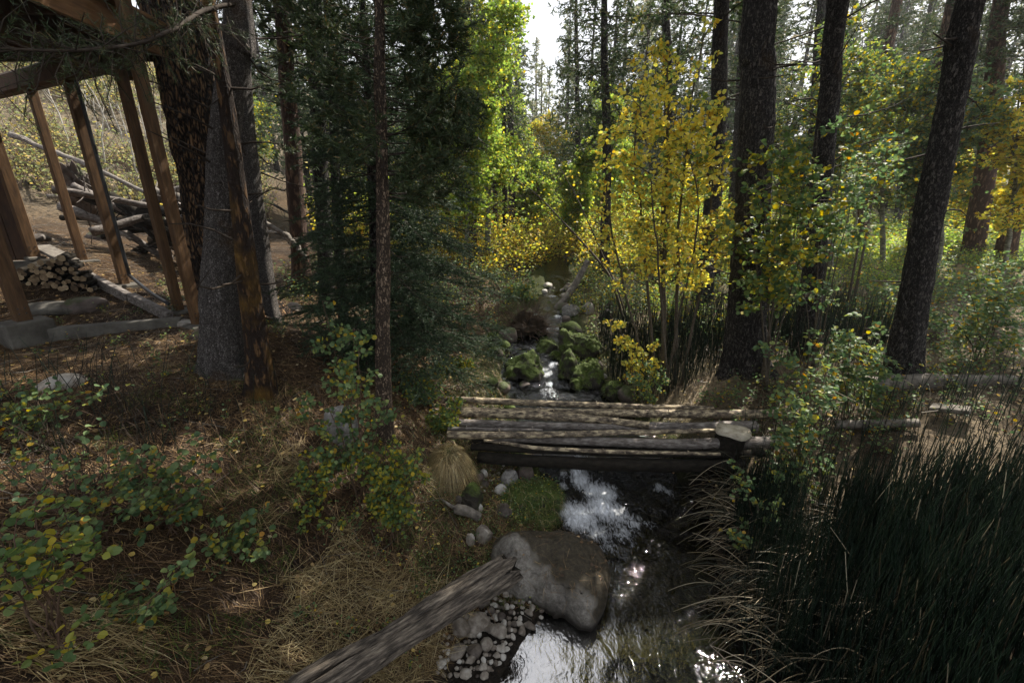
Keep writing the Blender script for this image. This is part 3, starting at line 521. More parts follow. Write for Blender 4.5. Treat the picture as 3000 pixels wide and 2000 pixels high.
# firewood stack: every split log a thing
rng = np.random.default_rng(3); fw = None; n = 0
for r_ in range(8):
    for c_ in range(17 - r_):
        u = (c_ + .5 * r_) * .108 + rng.normal() * .008
        if u > 1.7 - r_ * .2: continue
        o0 = P(285, 850, 6.35); o0[2] = hz(o0[0], o0[1]) + .02; ax = nrm(np.array([-1., .08, 0])); c = o0 + ax * u + np.array([0, 0, .04 + r_ * .07 + u * .05 + rng.normal() * .006])
        L = .34 + rng.uniform(-.05, .06); dr = np.array([-.35, 1., 0]); dr = nrm(dr + rng.normal(size=3) * .14)
        if dr[1] > 0: dr = -dr
        m = MB(); tube(m, [c - dr * L / 2, c - dr * L / 6, c + dr * L / 6, c + dr * L / 2], rng.uniform(.026, .052), rng.integers(5, 9), True, 0, .25, n, 5)
        k_ = len(m.f[3][-1]); m.m[3][-1][:] = 1; m.m[3][-2][:] = 1
        o = m.build('firewood_log', [M['log_dark'], M['cutend']], None, False); tag(o, 'split firewood log in the stack beside the block wall under the deck', 'firewood', 'firewood logs stacked under the deck'); n += 1
m = MB(); a_ = o0 + nrm(np.array([-1., .42, 0])) * .3 + [0, 0, .75]; beam(m, P(205, 765, 6.4), P(120, 722, 6.9), .22, .05, bev=.006); tag(m.build('plank', M['deadwood'], None, False), 'grey plank lying on top of the firewood stack', 'plank')
# fallen trunks on the hillside behind the posts
for pts, w, la, mm in [([(30, 392, 11), (270, 490, 10.2), (500, 600, 9.2)], .06, 'thin fallen trunk slanting down the hillside behind the posts', 'log_grey'),
                       ([(190, 600, 9.6), (290, 650, 8.8), (385, 700, 8.2)], .05, 'pale fallen pole on the slope behind the second post', 'deadwood'),
                       ([(330, 575, 9), (430, 640, 8.5), (560, 720, 8)], .085, 'thick dark fallen log in the jam behind the corner post', 'log_dark'),
                       ([(450, 560, 9), (560, 590, 8.5), (640, 640, 8.2)], .09, 'sunlit fallen branch leaning over the log jam', 'deadwood'),
                       ([(470, 700, 8.3), (560, 690, 8.3), (660, 720, 8)], .16, 'dark fallen log low in the jam left of the rough pine', 'log_dark'),
                       ([(340, 660, 8.6), (480, 655, 8.6), (600, 670, 8.4)], .13, 'dark fallen log lying level in the middle of the jam', 'log_dark'),
                       ([(350, 610, 8.9), (440, 590, 9), (560, 540, 9)], .1, 'slanting dead branch on top of the log jam', 'log_grey'),
                       ([(760, 640, 8), (850, 700, 7.8), (900, 760, 7.6)], .05, 'thin dead branch on the ground behind the grey trunks', 'deadwood')]:
    p = np.array([P(*q) for q in pts]); m = MB(); tube(m, smooth_path(p, 40) + .03 * np.stack([fbm(np.arange(40) * .3, w * 50, k_, 5, 2) for k_ in (1, 2, 3)], 1), np.linspace(w, w * .6, 40), 12, True, 0, .5, int(p[0][0] * -7), 3); rg_ = np.random.default_rng(int(w * 999)); A = np.array([p[0] + (p[-1] - p[0]) * u_ for u_ in rg_.random(9)]); fast_tubes(m, A, A + nrm(rg_.normal(size=A.shape)) * rg_.uniform(.15, .5, (9, 1)), w * .25, w * .1); tag(m.build('fallen_log', M[mm]), la, 'log')
for i, (px, py, a_, L_, w_) in enumerate([(420, 600, .3, 2.6, .07), (380, 630, -.4, 2.2, .06), (500, 640, .9, 2.4, .08), (330, 640, .1, 1.8, .05), (560, 660, -.8, 2.0, .06), (450, 690, .5, 1.6, .05), (280, 600, 1.2, 1.9, .05), (150, 520, .2, 2.4, .06), (250, 470, -.3, 2.8, .07), (100, 560, -.6, 1.5, .04), (620, 600, .4, 2.4, .07), (790, 620, -.2, 2.2, .07), (840, 700, .6, 1.8, .05), (740, 560, .1, 2.6, .06), (360, 690, .05, 2.3, .1), (470, 710, -.2, 2.5, .11), (560, 690, .3, 2.2, .09), (420, 660, .5, 2.6, .09), (520, 650, -.5, 2.4, .08), (590, 640, .1, 2.2, .08), (380, 640, .2, 2.0, .07), (460, 620, -.3, 2.2, .06)]):
    c = hit(px, py, 30) if i > 5 and i < 14 else P(px, py + 25, 8.6 + .12 * (i % 6)); d_ = nrm(np.array([math.cos(a_), math.sin(a_), .12 * math.sin(i * 2.1) - .25 * math.cos(a_) + (.55 * math.sin(i * 4.3) if i > 13 or i < 6 else 0)])); m = MB(); q = smooth_path([c - d_ * L_ / 2 + [0, 0, .12], c + [0, 0, .16 + .06 * (i % 3)], c + d_ * L_ / 2 + [0, 0, .14]], 24); tube(m, q, np.linspace(w_, w_ * .5, 24), 9, True, 0, .4, i, 4)
    rg_ = np.random.default_rng(i); A = q[rg_.integers(4, 24, 8)]; fast_tubes(m, A, A + nrm(rg_.normal(size=A.shape) + [0, 0, .5]) * rg_.uniform(.15, .6, (8, 1)), w_ * .22, w_ * .08, 0, rg_.normal(size=A.shape) * .04, 2)
    tag(m.build('fallen_log', M['log_dark' if i % 2 else 'log_grey']), 'broken fallen log with branch stubs in the tangle on the slope behind the posts', 'log', 'tangle of fallen logs on the left slope')
m = MB(); c = P(235, 560, 9.3); rock(m, c, (.3, .14, .6), 77, 5, .6, .9, .5, tilt=.3); tag(m.build('root_plate', M['stone_dark']), 'upright dark root plate of a fallen tree behind the first posts', 'root plate')

# ================================================================== LOG BRIDGE
ZB = H - 2.5
def blog(name, label, pts, wpx, mm, dz=0.0, seed=0, cut=True, rough=.09, group='logs laid across the stream'):
    p = np.array([on_plane(a, b, ZB + dz) for a, b in pts]); n_ = 44; path = smooth_path(p, n_); path = path + .005 * np.stack([0 * path[:, 0], fbm(np.arange(n_) * .15, seed, 0, seed, 2), fbm(np.arange(n_) * .15, seed + 5, 0, seed, 2)], 1)
    zd = (p[:, 1] * CP - (p[:, 2] - H) * SP); r_ = np.interp(np.linspace(0, 1, n_), np.linspace(0, 1, len(wpx)), np.array(wpx)) / 2 / FPX * .86 * np.interp(np.linspace(0, 1, n_), np.linspace(0, 1, len(p)), zd)
    m = MB(); tube(m, path - [0, 0, 1] * r_[:, None] * .6, r_, 16, True, 0, rough, seed, 3.0, .04); m.m[3][-1][:] = 1; m.m[3][-2][:] = 1
    for q in range(7):      # branch stubs
        rg = np.random.default_rng(seed * 10 + q); i = rg.integers(3, n_ - 3); dd = nrm(np.array([rg.normal() * .5, rg.normal(), abs(rg.normal())])); tube(m, [path[i] - [0, 0, r_[i] * .6] + dd * r_[i] * .7, path[i] - [0, 0, r_[i] * .6] + dd * (r_[i] + .015 + .015 * rg.random())], [.011, .006], 5, True)
    o = m.build(name, [M[mm], M['cutend']]); tag(o, label, 'log', group); return o
blog('bridge_log', 'far edge log of the bridge with grey bark, nearest the mossy rocks', [(1262, 1163), (1500, 1172), (1800, 1184), (2090, 1192)], [22, 22, 20, 17], 'peeled', .02, 1)
blog('bridge_log', 'longest pale half-peeled log, reaching furthest right behind the leafy sapling', [(1500, 1199), (1800, 1203), (2100, 1206), (2440, 1203)], [20, 27, 30, 26], 'peeled', .02, 2)
blog('bridge_log', 'half-peeled thick log ending at a cut face above the bridge middle', [(1305, 1196), (1500, 1204), (1700, 1218), (1902, 1240)], [36, 34, 30, 24], 'peeled', .05, 3)
blog('bridge_log', 'smooth bare grey log without bark in the bridge middle', [(1316, 1232), (1560, 1240), (1800, 1246), (1990, 1249)], [30, 28, 25, 22], 'log_grey', -.01, 4)
blog('bridge_log', 'short dark log with a round cut end behind the stump', [(1860, 1242), (2020, 1243), (2215, 1240)], [28, 34, 42], 'log_grey', -.01, 5)
blog('bridge_log', 'thin tan log running to the flat-topped stump', [(1310, 1268), (1560, 1268), (1850, 1262), (2120, 1258)], [28, 23, 18, 13], 'peeled', .05, 6)
blog('bridge_log', 'narrow rough-barked pole squeezed between grey log and thin tan log', [(1312, 1252), (1430, 1254), (1590, 1258)], [14, 13, 9], 'log_grey', .03, 7)
blog('bridge_log', 'thick grey knotty log on the right half passing behind the stump', [(1430, 1277), (1700, 1285), (2000, 1292), (2290, 1285)], [20, 28, 36, 44], 'log_grey', -.03, 8)
blog('bridge_log', 'slender pale pole curving along the near edge of the bridge', [(1418, 1287), (1580, 1308), (1800, 1320), (2110, 1327)], [9, 13, 13, 10], 'peeled', .04, 9)
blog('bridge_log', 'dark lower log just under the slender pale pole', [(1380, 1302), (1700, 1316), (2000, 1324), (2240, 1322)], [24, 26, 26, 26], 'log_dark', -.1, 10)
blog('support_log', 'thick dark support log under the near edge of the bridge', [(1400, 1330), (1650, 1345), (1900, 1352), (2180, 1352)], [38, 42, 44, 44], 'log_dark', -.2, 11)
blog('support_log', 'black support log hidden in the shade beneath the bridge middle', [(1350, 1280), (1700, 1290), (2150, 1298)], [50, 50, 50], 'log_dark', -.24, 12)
# flat topped stump
st = on_plane(2146, 1262, ZB + .09); st = st + np.array([0, -.02, 0]); t = thing('stump', 'flat-topped pale stump standing at the right end of the log bridge', 'stump', (st[0], st[1], st[2] - .6))
m = MB(); zz = np.linspace(-.62, 0, 9); tube(m, st + np.stack([.02 * np.sin(zz * 5), 0 * zz, zz], 1), np.linspace(.17, .135, 9), 18, True, 0, .3, 4, 2, .1); m.build('trunk', M['log_dark'], t)
m = MB(); th = np.linspace(0, 2 * np.pi, 20, endpoint=False); rr = .155 * (1 + .25 * fbm(np.cos(th) * 1.5, np.sin(th) * 1.5, 0, 9, 3)); V = [(st[0], st[1], st[2] + .035)]
for k_, (f_, z_) in enumerate([(.5, .038), (1, .025), (1.02, -.01)]): V += [(st[0] + a * f_, st[1] + b * f_, st[2] + z_ + .012 * math.sin(3 * q + k_)) for a, b, q in zip(rr * np.cos(th) * 1.15, rr * np.sin(th), th)]
m.add(V, [[0, 1 + j, 1 + (j + 1) % 20] for j in range(20)]); m.more([[1 + k_ * 20 + j, 21 + k_ * 20 + j, 21 + k_ * 20 + (j + 1) % 20, 1 + k_ * 20 + (j + 1) % 20] for k_ in range(2) for j in range(20)]); m.build('sawn_top', M['paletop'], t)

# ================================================================== ROCKS AND DRIFTWOOD
BV = {}
def boulder(pxc, pyc, wpx, hpx, mm, label, seed, z=None, sub=5, name='boulder', rough=.22, ang=.6, deep=1.0, moss=False, cat='boulder', group=None, plane=None, rz=None, sy=None, embed=.24):
    p = hit(pxc, pyc + hpx * .38, 40) if plane is None else on_plane(pxc, pyc + hpx * .38, plane); zd = p[1] * CP - (p[2] - H) * SP; w = wpx / FPX * zd / 2; h = hpx / FPX * zd * .8
    c = p + np.array([0, w * .6 * deep, h * (.5 - embed)]); m = MB(); rg = np.random.default_rng(seed)
    rock(m, c, (w, w * (sy or .85), h * .95), seed, sub, ang, rough, rg.uniform(-.5, .5) if rz is None else rz); o = m.build(name, M[mm]); tag(o, label, cat, group)
    BV[seed] = m.v[-1].copy(); return c, w, h
mossy = []
for a in [(1540, 1095, 108, 88, 'big dark mossy boulder in the stream just above the bridge', 201), (1670, 1095, 66, 80, 'bright green mossy boulder right of the white rush above the bridge', 202), (1730, 1108, 76, 80, 'dark mossy boulder at the right edge of the stream below the grey stone', 203), (1672, 1020, 62, 72, 'rounded green mossy boulder in the middle of the upper stream', 204), (1600, 1030, 66, 48, 'low dark mossy boulder left of the rounded green one', 205),
          (1632, 1055, 44, 36, 'small mossy rock in the fork of the white water', 206), (1720, 1020, 70, 50, 'black wet boulder right of the rounded green mossy one', 207), (1802, 1152, 56, 42, 'low bright mossy rock at the far edge of the bridge', 208), (1447, 1004, 46, 36, 'brown mossy boulder under the fir branches by the left bank', 209), (1580, 985, 40, 34, 'small black boulder below the root mass', 210), (1660, 965, 50, 22, 'flat mossy rock beside the upper white rush', 211), (1452, 1033, 40, 22, 'small green rock at the left bank above the bridge', 212), (1705, 1140, 60, 46, 'moss covered rock at the water edge in front of the dark mossy boulder', 213)]:
    mossy.append(boulder(a[0], a[1], a[2] * 1.18, a[3] * 1.22, 'moss', a[4], a[5], rough=.5, deep=.7))
for a in [(1724, 906, 42, 34, 'stone', 'pale rounded boulder on the right shore of the upper stream', 221), (1675, 914, 60, 28, 'granite', 'flat pale slab beside the rounded boulder upstream', 222), (1775, 925, 44, 30, 'stone', 'tilted pale stone right of the rounded boulder upstream', 223), (1755, 1078, 28, 34, 'stone', 'small grey stone on top of the dark mossy boulder', 224), (1785, 900, 30, 36, 'stone_dark', 'dark stone in the shade right of the upstream slabs', 225),
          (1538, 1392, 54, 70, 'stone_dark', 'dark reddish boulder under the left end of the bridge', 231), (1492, 1408, 52, 46, 'granite', 'pale angular rock left of the dark reddish boulder', 232), (1418, 1388, 24, 24, 'stone', 'small orange brown stone below the bridge end', 233), (1396, 1400, 44, 30, 'stone_dark', 'dark brown rock next to the shaggy boulder', 234), (1380, 1465, 76, 84, 'moss', 'mossy boulder with a pale patch on the grassy bank', 235),
          (1400, 1500, 30, 24, 'stone', 'small white stone right of the bleached driftwood stub', 236), (1418, 1565, 54, 46, 'stone', 'pale green grey rock on the bank above the big boulder', 237), (1378, 1590, 30, 30, 'stone', 'small brown stone left of the pale green grey rock', 238), (1345, 1480, 22, 34, 'stone', 'narrow pale stone in the grass above the driftwood stub', 239), (1466, 1440, 40, 26, 'stone', 'flat grey stone in front of the pale angular rock', 240), (1420, 1425, 26, 16, 'stone', 'small bluish stone in the gravel under the bridge', 241), (1475, 1500, 60, 22, 'stone', 'half-buried flat stone in the green bank', 242),
          (1000, 1250, 104, 120, 'granite', 'grey boulder behind the sapling at the foot of the slender pine', 251), (1312, 1362, 104, 88, 'stone_dark', 'round boulder shaggy with dry grass by the bridge end', 252)]:
    boulder(a[0], a[1], a[2], a[3], a[4], a[5], a[6], rough=.22, deep=.7)
# mossy grass block bulging over the water
m = MB(); c = hit(1560, 1500, 10); rock(m, c + [-.12, .15, -.07], (.42, .34, .27), 260, 5, .6, .5); BANKV = m.v[-1].copy(); tag(m.build('mossy_bank_rock', M['moss']), 'large moss and grass covered rock bulging into the cascade pool', 'boulder'); BANKR = c
# big foreground boulder from its outline on the water
def bouldermat():
    m, ns, lk, out = mat('granite_with_brown_moss'); a = ns.new('ShaderNodeVertexColor'); a.layer_name = 'Col'; sep = ns.new('ShaderNodeSeparateColor'); lk.new(a.outputs[0], sep.inputs[0]); tcn = ns.new('ShaderNodeTexCoord')
    n1 = ns.new('ShaderNodeTexNoise'); n1.inputs['Scale'].default_value = 26; n1.inputs['Detail'].default_value = 10; n1.inputs['Roughness'].default_value = .8; n2 = ns.new('ShaderNodeTexNoise'); n2.inputs['Scale'].default_value = 5; n2.inputs['Detail'].default_value = 8; n2.inputs['Roughness'].default_value = .7
    for n in (n1, n2): lk.new(tcn.outputs['Object'], n.inputs['Vector'])
    mx_ = ns.new('ShaderNodeMath'); mx_.operation = 'MULTIPLY_ADD'; mx_.inputs[1].default_value = .6; lk.new(n2.outputs['Fac'], mx_.inputs[0]); lk.new(n1.outputs['Fac'], mx_.inputs[2])
    r = ramp(ns, [(.55, (.05, .045, .04)), (.78, (.17, .155, .135)), (1, (.33, .31, .27))]); lk.new(mx_.outputs[0], r.inputs['Fac']); r2 = ramp(ns, [(.35, (.022, .019, .014)), (.55, (.065, .053, .035)), (.75, (.13, .115, .075))]); lk.new(n1.outputs['Fac'], r2.inputs['Fac'])
    ad = ns.new('ShaderNodeMath'); ad.operation = 'MULTIPLY_ADD'; ad.inputs[1].default_value = 1.1; lk.new(mx_.outputs[0], ad.inputs[0]); lk.new(sep.outputs[0], ad.inputs[2]); mr = ns.new('ShaderNodeMapRange'); mr.inputs[1].default_value = 1.15; mr.inputs[2].default_value = 1.65; lk.new(ad.outputs[0], mr.inputs[0])
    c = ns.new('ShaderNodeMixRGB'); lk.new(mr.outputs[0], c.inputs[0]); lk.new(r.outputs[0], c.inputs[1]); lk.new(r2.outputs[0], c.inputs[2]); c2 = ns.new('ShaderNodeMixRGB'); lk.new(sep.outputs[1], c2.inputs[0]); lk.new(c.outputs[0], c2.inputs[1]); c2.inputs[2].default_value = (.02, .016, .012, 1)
    b = ns.new('ShaderNodeBsdfPrincipled'); b.inputs['Roughness'].default_value = .8; b.inputs['Specular IOR Level'].default_value = .25; lk.new(c2.outputs[0], b.inputs['Base Color']); bp = ns.new('ShaderNodeBump'); bp.inputs['Strength'].default_value = .8; bp.inputs['Distance'].default_value = .012; lk.new(mx_.outputs[0], bp.inputs['Height']); lk.new(bp.outputs[0], b.inputs['Normal']); lk.new(b.outputs[0], out.inputs['Surface']); return m
M['boulder'] = bouldermat()
zb0 = .17; outl = [(1440, 1600), (1462, 1570), (1500, 1566), (1600, 1570), (1700, 1575), (1760, 1600), (1785, 1650), (1775, 1730), (1757, 1800), (1732, 1832), (1700, 1826), (1655, 1795), (1600, 1775), (1560, 1760), (1500, 1740), (1462, 1700), (1445, 1650)]
op = np.array([on_plane(a, b, zb0 if b < 1720 else .06)[:2] for a, b in outl]); cc = op.mean(0) + [.05, 0]; ang_ = np.arctan2(op[:, 1] - cc[1], op[:, 0] - cc[0]); rad_ = np.linalg.norm(op - cc, axis=1); o_ = np.argsort(ang_); ang_, rad_ = ang_[o_], rad_[o_]
V, F = ico(6); th = np.arctan2(V[:, 1], V[:, 0]); rr = np.interp(th, np.r_[ang_ - 2 * np.pi, ang_, ang_ + 2 * np.pi], np.r_[rad_, rad_, rad_]); hr = np.linalg.norm(V[:, :2], axis=1) ** .75
bx = cc[0] + np.cos(th) * rr * hr * 1.02; by = cc[1] + np.sin(th) * rr * hr * 1.02
top = .36 + .05 * (cc[1] - by) * 0 - .16 * np.clip((cc[0] - .12 - bx) / .6, -1, 1) * -1 * 0
bz = np.sign(V[:, 2]) * np.abs(V[:, 2]) ** .85 * np.where(V[:, 2] > 0, .26, .35)
lobe = np.exp(-((bx - on_plane(1500, 1610, .3)[0]) ** 2 + (by - on_plane(1500, 1610, .3)[1]) ** 2) / .03) * .13
saddle = np.exp(-((bx - on_plane(1560, 1680, .3)[0]) ** 2 * 3 + (by - on_plane(1560, 1680, .3)[1]) ** 2) / .02) * -.09
up = V[:, 2] > .1; bz = bz + np.where(up, lobe + saddle + .05 * fbm(bx * 4, by * 4, 0, 77, 3), 0); nn = .02 * fbm(bx * 7, by * 7, bz * 7, 78, 4) - .016 * np.exp(-(fbm(bx * 3.5, by * 3.5, bz * 3.5, 83, 3) / .03) ** 2); bx += nn; by += nn; bz += nn * .8
pl = lambda a, b, z=.38: on_plane(a, b, z)[:2]
def gs(p, r): return np.exp(-((bx - p[0]) ** 2 + (by - p[1]) ** 2) / (2 * r * r))
bare = np.clip(1.3 * gs(pl(1490, 1610), .13) + .9 * gs(pl(1530, 1700), .13) + .7 * gs(pl(1610, 1735), .12) + 1.0 * gs(pl(1690, 1760), .13) + .5 * gs(pl(1590, 1650), .07) + .5 * fbm(bx * 6, by * 6, bz * 6, 79, 5), 0, 1)
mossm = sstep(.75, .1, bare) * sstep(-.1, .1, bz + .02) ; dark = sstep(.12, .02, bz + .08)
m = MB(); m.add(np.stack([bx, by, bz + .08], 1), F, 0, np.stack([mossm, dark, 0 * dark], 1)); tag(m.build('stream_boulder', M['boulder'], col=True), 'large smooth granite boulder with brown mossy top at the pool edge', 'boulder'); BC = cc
# hollow cracked driftwood log in front
def P3(px, py, z): return on_plane(px, py, z)
e1 = P3(1492, 1668, .5); e0 = P3(870, 2040, .62); e00 = e0 + (e0 - e1) * .35 + [0, 0, -.12]; path = smooth_path([e1, e1 * .68 + e0 * .32 + [.0, .01, .01], e1 * .35 + e0 * .65 + [0, -.01, 0], e0 + [0, 0, 0], e00], 200)
s_ = np.linspace(0, 1, 200); r_ = .114 + .01 * np.sin(s_ * 9 + .6) + .006 * np.sin(s_ * 23) - .02 * s_
m = MB(); tube(m, path, r_, 96, True, 0, .22, 6, 1.6, .0)
V = m.v[-1]; PT = nrm(e0 - e1); q = V - e1; al = q @ PT; perp = q - al[:, None] * PT; pr = np.linalg.norm(perp, axis=1) + 1e-6; an = np.arctan2(perp[:, 2], perp @ nrm(np.cross(PT, [0, 0, 1.])))
groove = np.maximum(0, vn3(np.cos(an) * 4, np.sin(an) * 4, al * .8, 91)) ** .8 * -.4 + vn3(np.cos(an) * 14, np.sin(an) * 14, al * 2.5, 92) * .12 + vn3(np.cos(an) * 26, np.sin(an) * 26, al * 6, 97) * .05 + .1 * vn3(np.cos(an) * 2, np.sin(an) * 2, al * 5, 93)
crack = -.6 * np.exp(-((an + .1 + .15 * vn3(al * 3, 0, 0, 94)) / .09) ** 2) * sstep(.0, .15, al) - .3 * np.exp(-((an - 1.9 + .2 * vn3(al * 3, 0, 0, 95)) / .07) ** 2)
jag = np.where(al < .06, .07 * vn3(np.cos(an) * 4, np.sin(an) * 4, 0, 96), 0); V2 = V + perp * (groove + crack)[:, None] - PT * jag[:, None]; m.v[-1] = V2; m.m[3][-2][:] = 1
tag(m.build('driftwood_log', [M['drift'], M['log_dark']]), 'thick grey cracked driftwood log lying on the bank, its broken end on the big boulder', 'log')
for pts, w, la in [([(1296, 1488), (1335, 1505)], 9, 0), ]:
    pass
m = MB(); a_ = hit(1298, 1490) + [0, 0, .06]; b_ = hit(1335, 1508) + [0, 0, .07]; c_ = hit(1405, 1535) + [0, 0, .03]; tube(m, smooth_path([a_, b_, (b_ + c_) / 2 + [0, 0, .02], c_], 24), np.r_[np.linspace(.01, .02, 8), np.linspace(.05, .045, 16)], 12, True, 0, .4, 3, 8)
tag(m.build('driftwood_stub', M['deadwood']), 'short bleached driftwood stub pointing left in the bank grass', 'driftwood')
# pebble bar
big = [(1345, 980, 50, 42), (1300, 1130, 60, 70), (1165, 1200, 70, 62), (1465, 1215, 52, 58), (1370, 1290, 46, 52), (1150, 1375, 48, 42), (1285, 1355, 50, 50), (1450, 875, 40, 34), (1780, 980, 34, 30), (1865, 995, 22, 26), (1535, 835, 20, 28), (1210, 1515, 32, 36), (1345, 1505, 28, 28), (1025, 1445, 30, 44), (1195, 1085, 30, 28), (1255, 1435, 34, 28), (1490, 1070, 32, 30), (1695, 1080, 28, 26), (1520, 895, 24, 24), (1605, 920, 24, 24), (1410, 1030, 32, 28), (1700, 1145, 34, 32), (1645, 1200, 30, 30), (1590, 790, 15, 30), (1240, 1230, 34, 30), (1430, 1010, 26, 22)]
peb = [(900 + a / 2.613, 1400 + b / 2.613, c * 1.0, d * .9) for a, b, c, d in big]
poly = np.array([(1500, 1690), (1560, 1745), (1640, 1792), (1590, 1830), (1530, 1850), (1480, 1930), (1430, 1995), (1290, 2000), (1275, 1960), (1300, 1880), (1340, 1800), (1420, 1760)])
def inpoly(x, y, P_):
    r = False; j = len(P_) - 1
    for i in range(len(P_)):
        if (P_[i][1] > y) != (P_[j][1] > y) and x < (P_[j][0] - P_[i][0]) * (y - P_[i][1]) / (P_[j][1] - P_[i][1]) + P_[i][0]: r = not r
        j = i
    return r
rg = np.random.default_rng(9)
while len(peb) < 190:
    x, y = rg.uniform(1270, 1650), rg.uniform(1680, 2010)
    if inpoly(x, y, poly) and min(math.hypot(x - a, y - b) - c / 2.4 for a, b, c, d in peb) > 2.0:
        s = rg.choice([11, 15, 20], p=[.5, .33, .17]) * rg.uniform(.8, 1.25); peb.append((x, y, s, s * rg.uniform(.8, 1.1)))
for _ in range(60):
    x, y = rg.uniform(1390, 1520), rg.uniform(1370, 1450); s = rg.uniform(6, 13); peb.append((x, y, s, s))
for i, (x, y, w, h) in enumerate(peb):
    p = hit(x, y + h * .25, 12); zd = p[1] * CP - (p[2] - H) * SP; a_ = w / FPX * zd / 2; b_ = h / FPX * zd / 2
    m = MB(); rg = np.random.default_rng(500 + i); rock(m, p + np.array([0, b_ * .4, a_ * .32]), (a_ * rg.uniform(.85, 1.3), b_ * rg.uniform(.8, 1.3), min(a_, b_) * rg.uniform(.5, .95)), 500 + i, 3 if w > 14 else 2, .95, .22, rg.uniform(-.6, .6), tilt=rg.uniform(-.3, .3))
    bgp = i < len(big)
    LB = {0: 'pale broad stone near the middle of the pebble bar beside the log', 1: 'large grey wedge-shaped stone on the pebble bar', 2: 'big angular stone in the pebble bar against the driftwood log', 3: 'rounded grey stone at the wet edge of the pebble bar', 4: 'pale pointed stone at the lower edge of the pebble bar', 7: 'bluish pale oblong stone tucked under the broken log end', 8: 'oblong tan stone under the overhang of the big boulder', 10: 'small upright oval stone where log and boulder meet', 13: 'pale stone alone in the grass below the driftwood log'}
    o = m.build('pebble', M['stone']); grp = 'stones of the gravel bar' if y > 1600 else 'small stones in the gravel under the bridge end'
    tag(o, LB.get(i) or ('smooth river pebble on the gravel bar beside the driftwood log' if y > 1600 else 'tiny pebble in the gravel patch under the left bridge end'), 'pebble', grp)
# loose rocks of the upper stream bed and its banks
rg = np.random.default_rng(61)
for i in range(110):
    y = rg.uniform(5.6, 11.5); cx_, hw_, zw_ = stream(y); x = cx_ + rg.choice([-1, 1]) * hw_ * rg.uniform(.55, 1.5) if rg.random() < .7 else cx_ + rg.uniform(-1, 1) * hw_
    s = rg.uniform(.04, .13) * (1 if rg.random() < .8 else 1.6); z = hz(x, y); m = MB(); rock(m, (x, y, z + s * .35), (s, s * .85, s * .8), 700 + i, 3, .5, .28, rg.uniform(0, 3)); k_ = rg.choice(['moss', 'stone_dark', 'stone'], p=[.35, .5, .15])
    tag(m.build('stream_rock', M[k_]), {'moss': 'small mossy rock in the bed of the upper stream', 'stone_dark': 'small dark wet rock in the bed of the upper stream', 'stone': 'small pale rock in the bed of the upper stream'}[k_], 'rock', 'loose rocks of the upper stream')
# right bank pieces
m = MB(); a_, b_, c_ = hit(2515, 1150) + [0, 0, .07], hit(2700, 1142) + [0, 0, .09], hit(2965, 1130) + [0, 0, .06]; tube(m, smooth_path([a_, b_, c_], 40), np.linspace(.13, .07, 40), 16, True, 0, .3, 8, 3, .08); tag(m.build('fallen_log', M['deadwood']), 'weathered grey fallen log on the right bank behind the rushes', 'log')
m = MB(); a_, b_ = hit(2715, 1225) + [0, 0, .12], hit(2830, 1245) + [0, 0, .16]; beam(m, a_, b_, .2, .05, bev=.01); tag(m.build('plank', M['deadwood'], None, False), 'short pale plank tilted among the rushes on the right', 'plank')
m = MB(); a_, b_ = hit(2440, 1272) + [0, 0, .1], hit(2680, 1274) + [0, 0, .12]; tube(m, smooth_path([a_, b_], 20), .05, 10, True, 0, .2, 12, 3); tag(m.build('fallen_log', M['deadwood']), 'thin pale pole lying level behind the rushes right of the stump', 'log')
# leaning trunk and snags over the upper stream
for pts, w0, w1, la, mm in [([(1578, 945, 9.4), (1630, 905, 9.6), (1680, 840, 9.9), (1722, 765, 10.2)], 26, 17, 'smooth grey bare trunk leaning right across the upper stream', 'deadwood'), ([(1590, 880, 10.6), (1640, 855, 10.9), (1690, 825, 11.2)], 14, 10, 'shorter grey snag lying behind the leaning bare trunk', 'deadwood'), ([(1540, 940, 9.5), (1480, 900, 9.6), (1450, 880, 9.8)], 10, 5, 'thin broken branch sticking left from the root mass', 'deadwood'), ([(1590, 935, 9.3), (1560, 960, 9.1), (1545, 985, 9.0)], 12, 8, 'curved root hanging from the root mass to the water', 'log_grey'),
                            ([(2130, 1055, 6.1), (2080, 1035, 6.6), (2060, 1010, 7)], 8, 4, 'thin dead branch in the reeds left of the big dark trunk', 'deadwood'), ([(1900, 818, 11), (2010, 815, 10.6), (2110, 800, 10.2)], 18, 14, 'mossy dark log on the rise left of the big dark trunk', 'log_dark'), ([(2620, 740, 14), (2690, 728, 14), (2760, 740, 13.5)], 16, 12, 'arched grey fallen trunk behind the dark trunks on the right', 'deadwood')]:
    p = np.array([P(*q) for q in pts]); zd = p[0][1] * CP - (p[0][2] - H) * SP; m = MB(); tube(m, smooth_path(p, 24), np.linspace(w0, w1, 24) / 2 / FPX * zd, 10, True, 0, .18, int(w0), 4); tag(m.build('snag', M[mm]), la, 'snag')
m = MB(); c = hit(1560, 1010, 30) + [-.1, .25, .25]; rock(m, c, (.36, .26, .3), 300, 5, .5, .9)
rg = np.random.default_rng(4); n_ = 320; dd = nrm(rg.normal(size=(n_, 3)) * [1, .7, 1]); A = c + dd * [.36, .28, .38]; fast_tubes(m, A, A + dd * rg.uniform(.08, .35, (n_, 1)) + rg.normal(size=(n_, 3)) * .08, .008, .003, 1, rg.normal(size=(n_, 3)) * .05, 2)
tag(m.build('root_mass', [M['soil'], M['redstem']]), 'dark tangled root mass overhanging the left side of the upper stream', 'root mass')
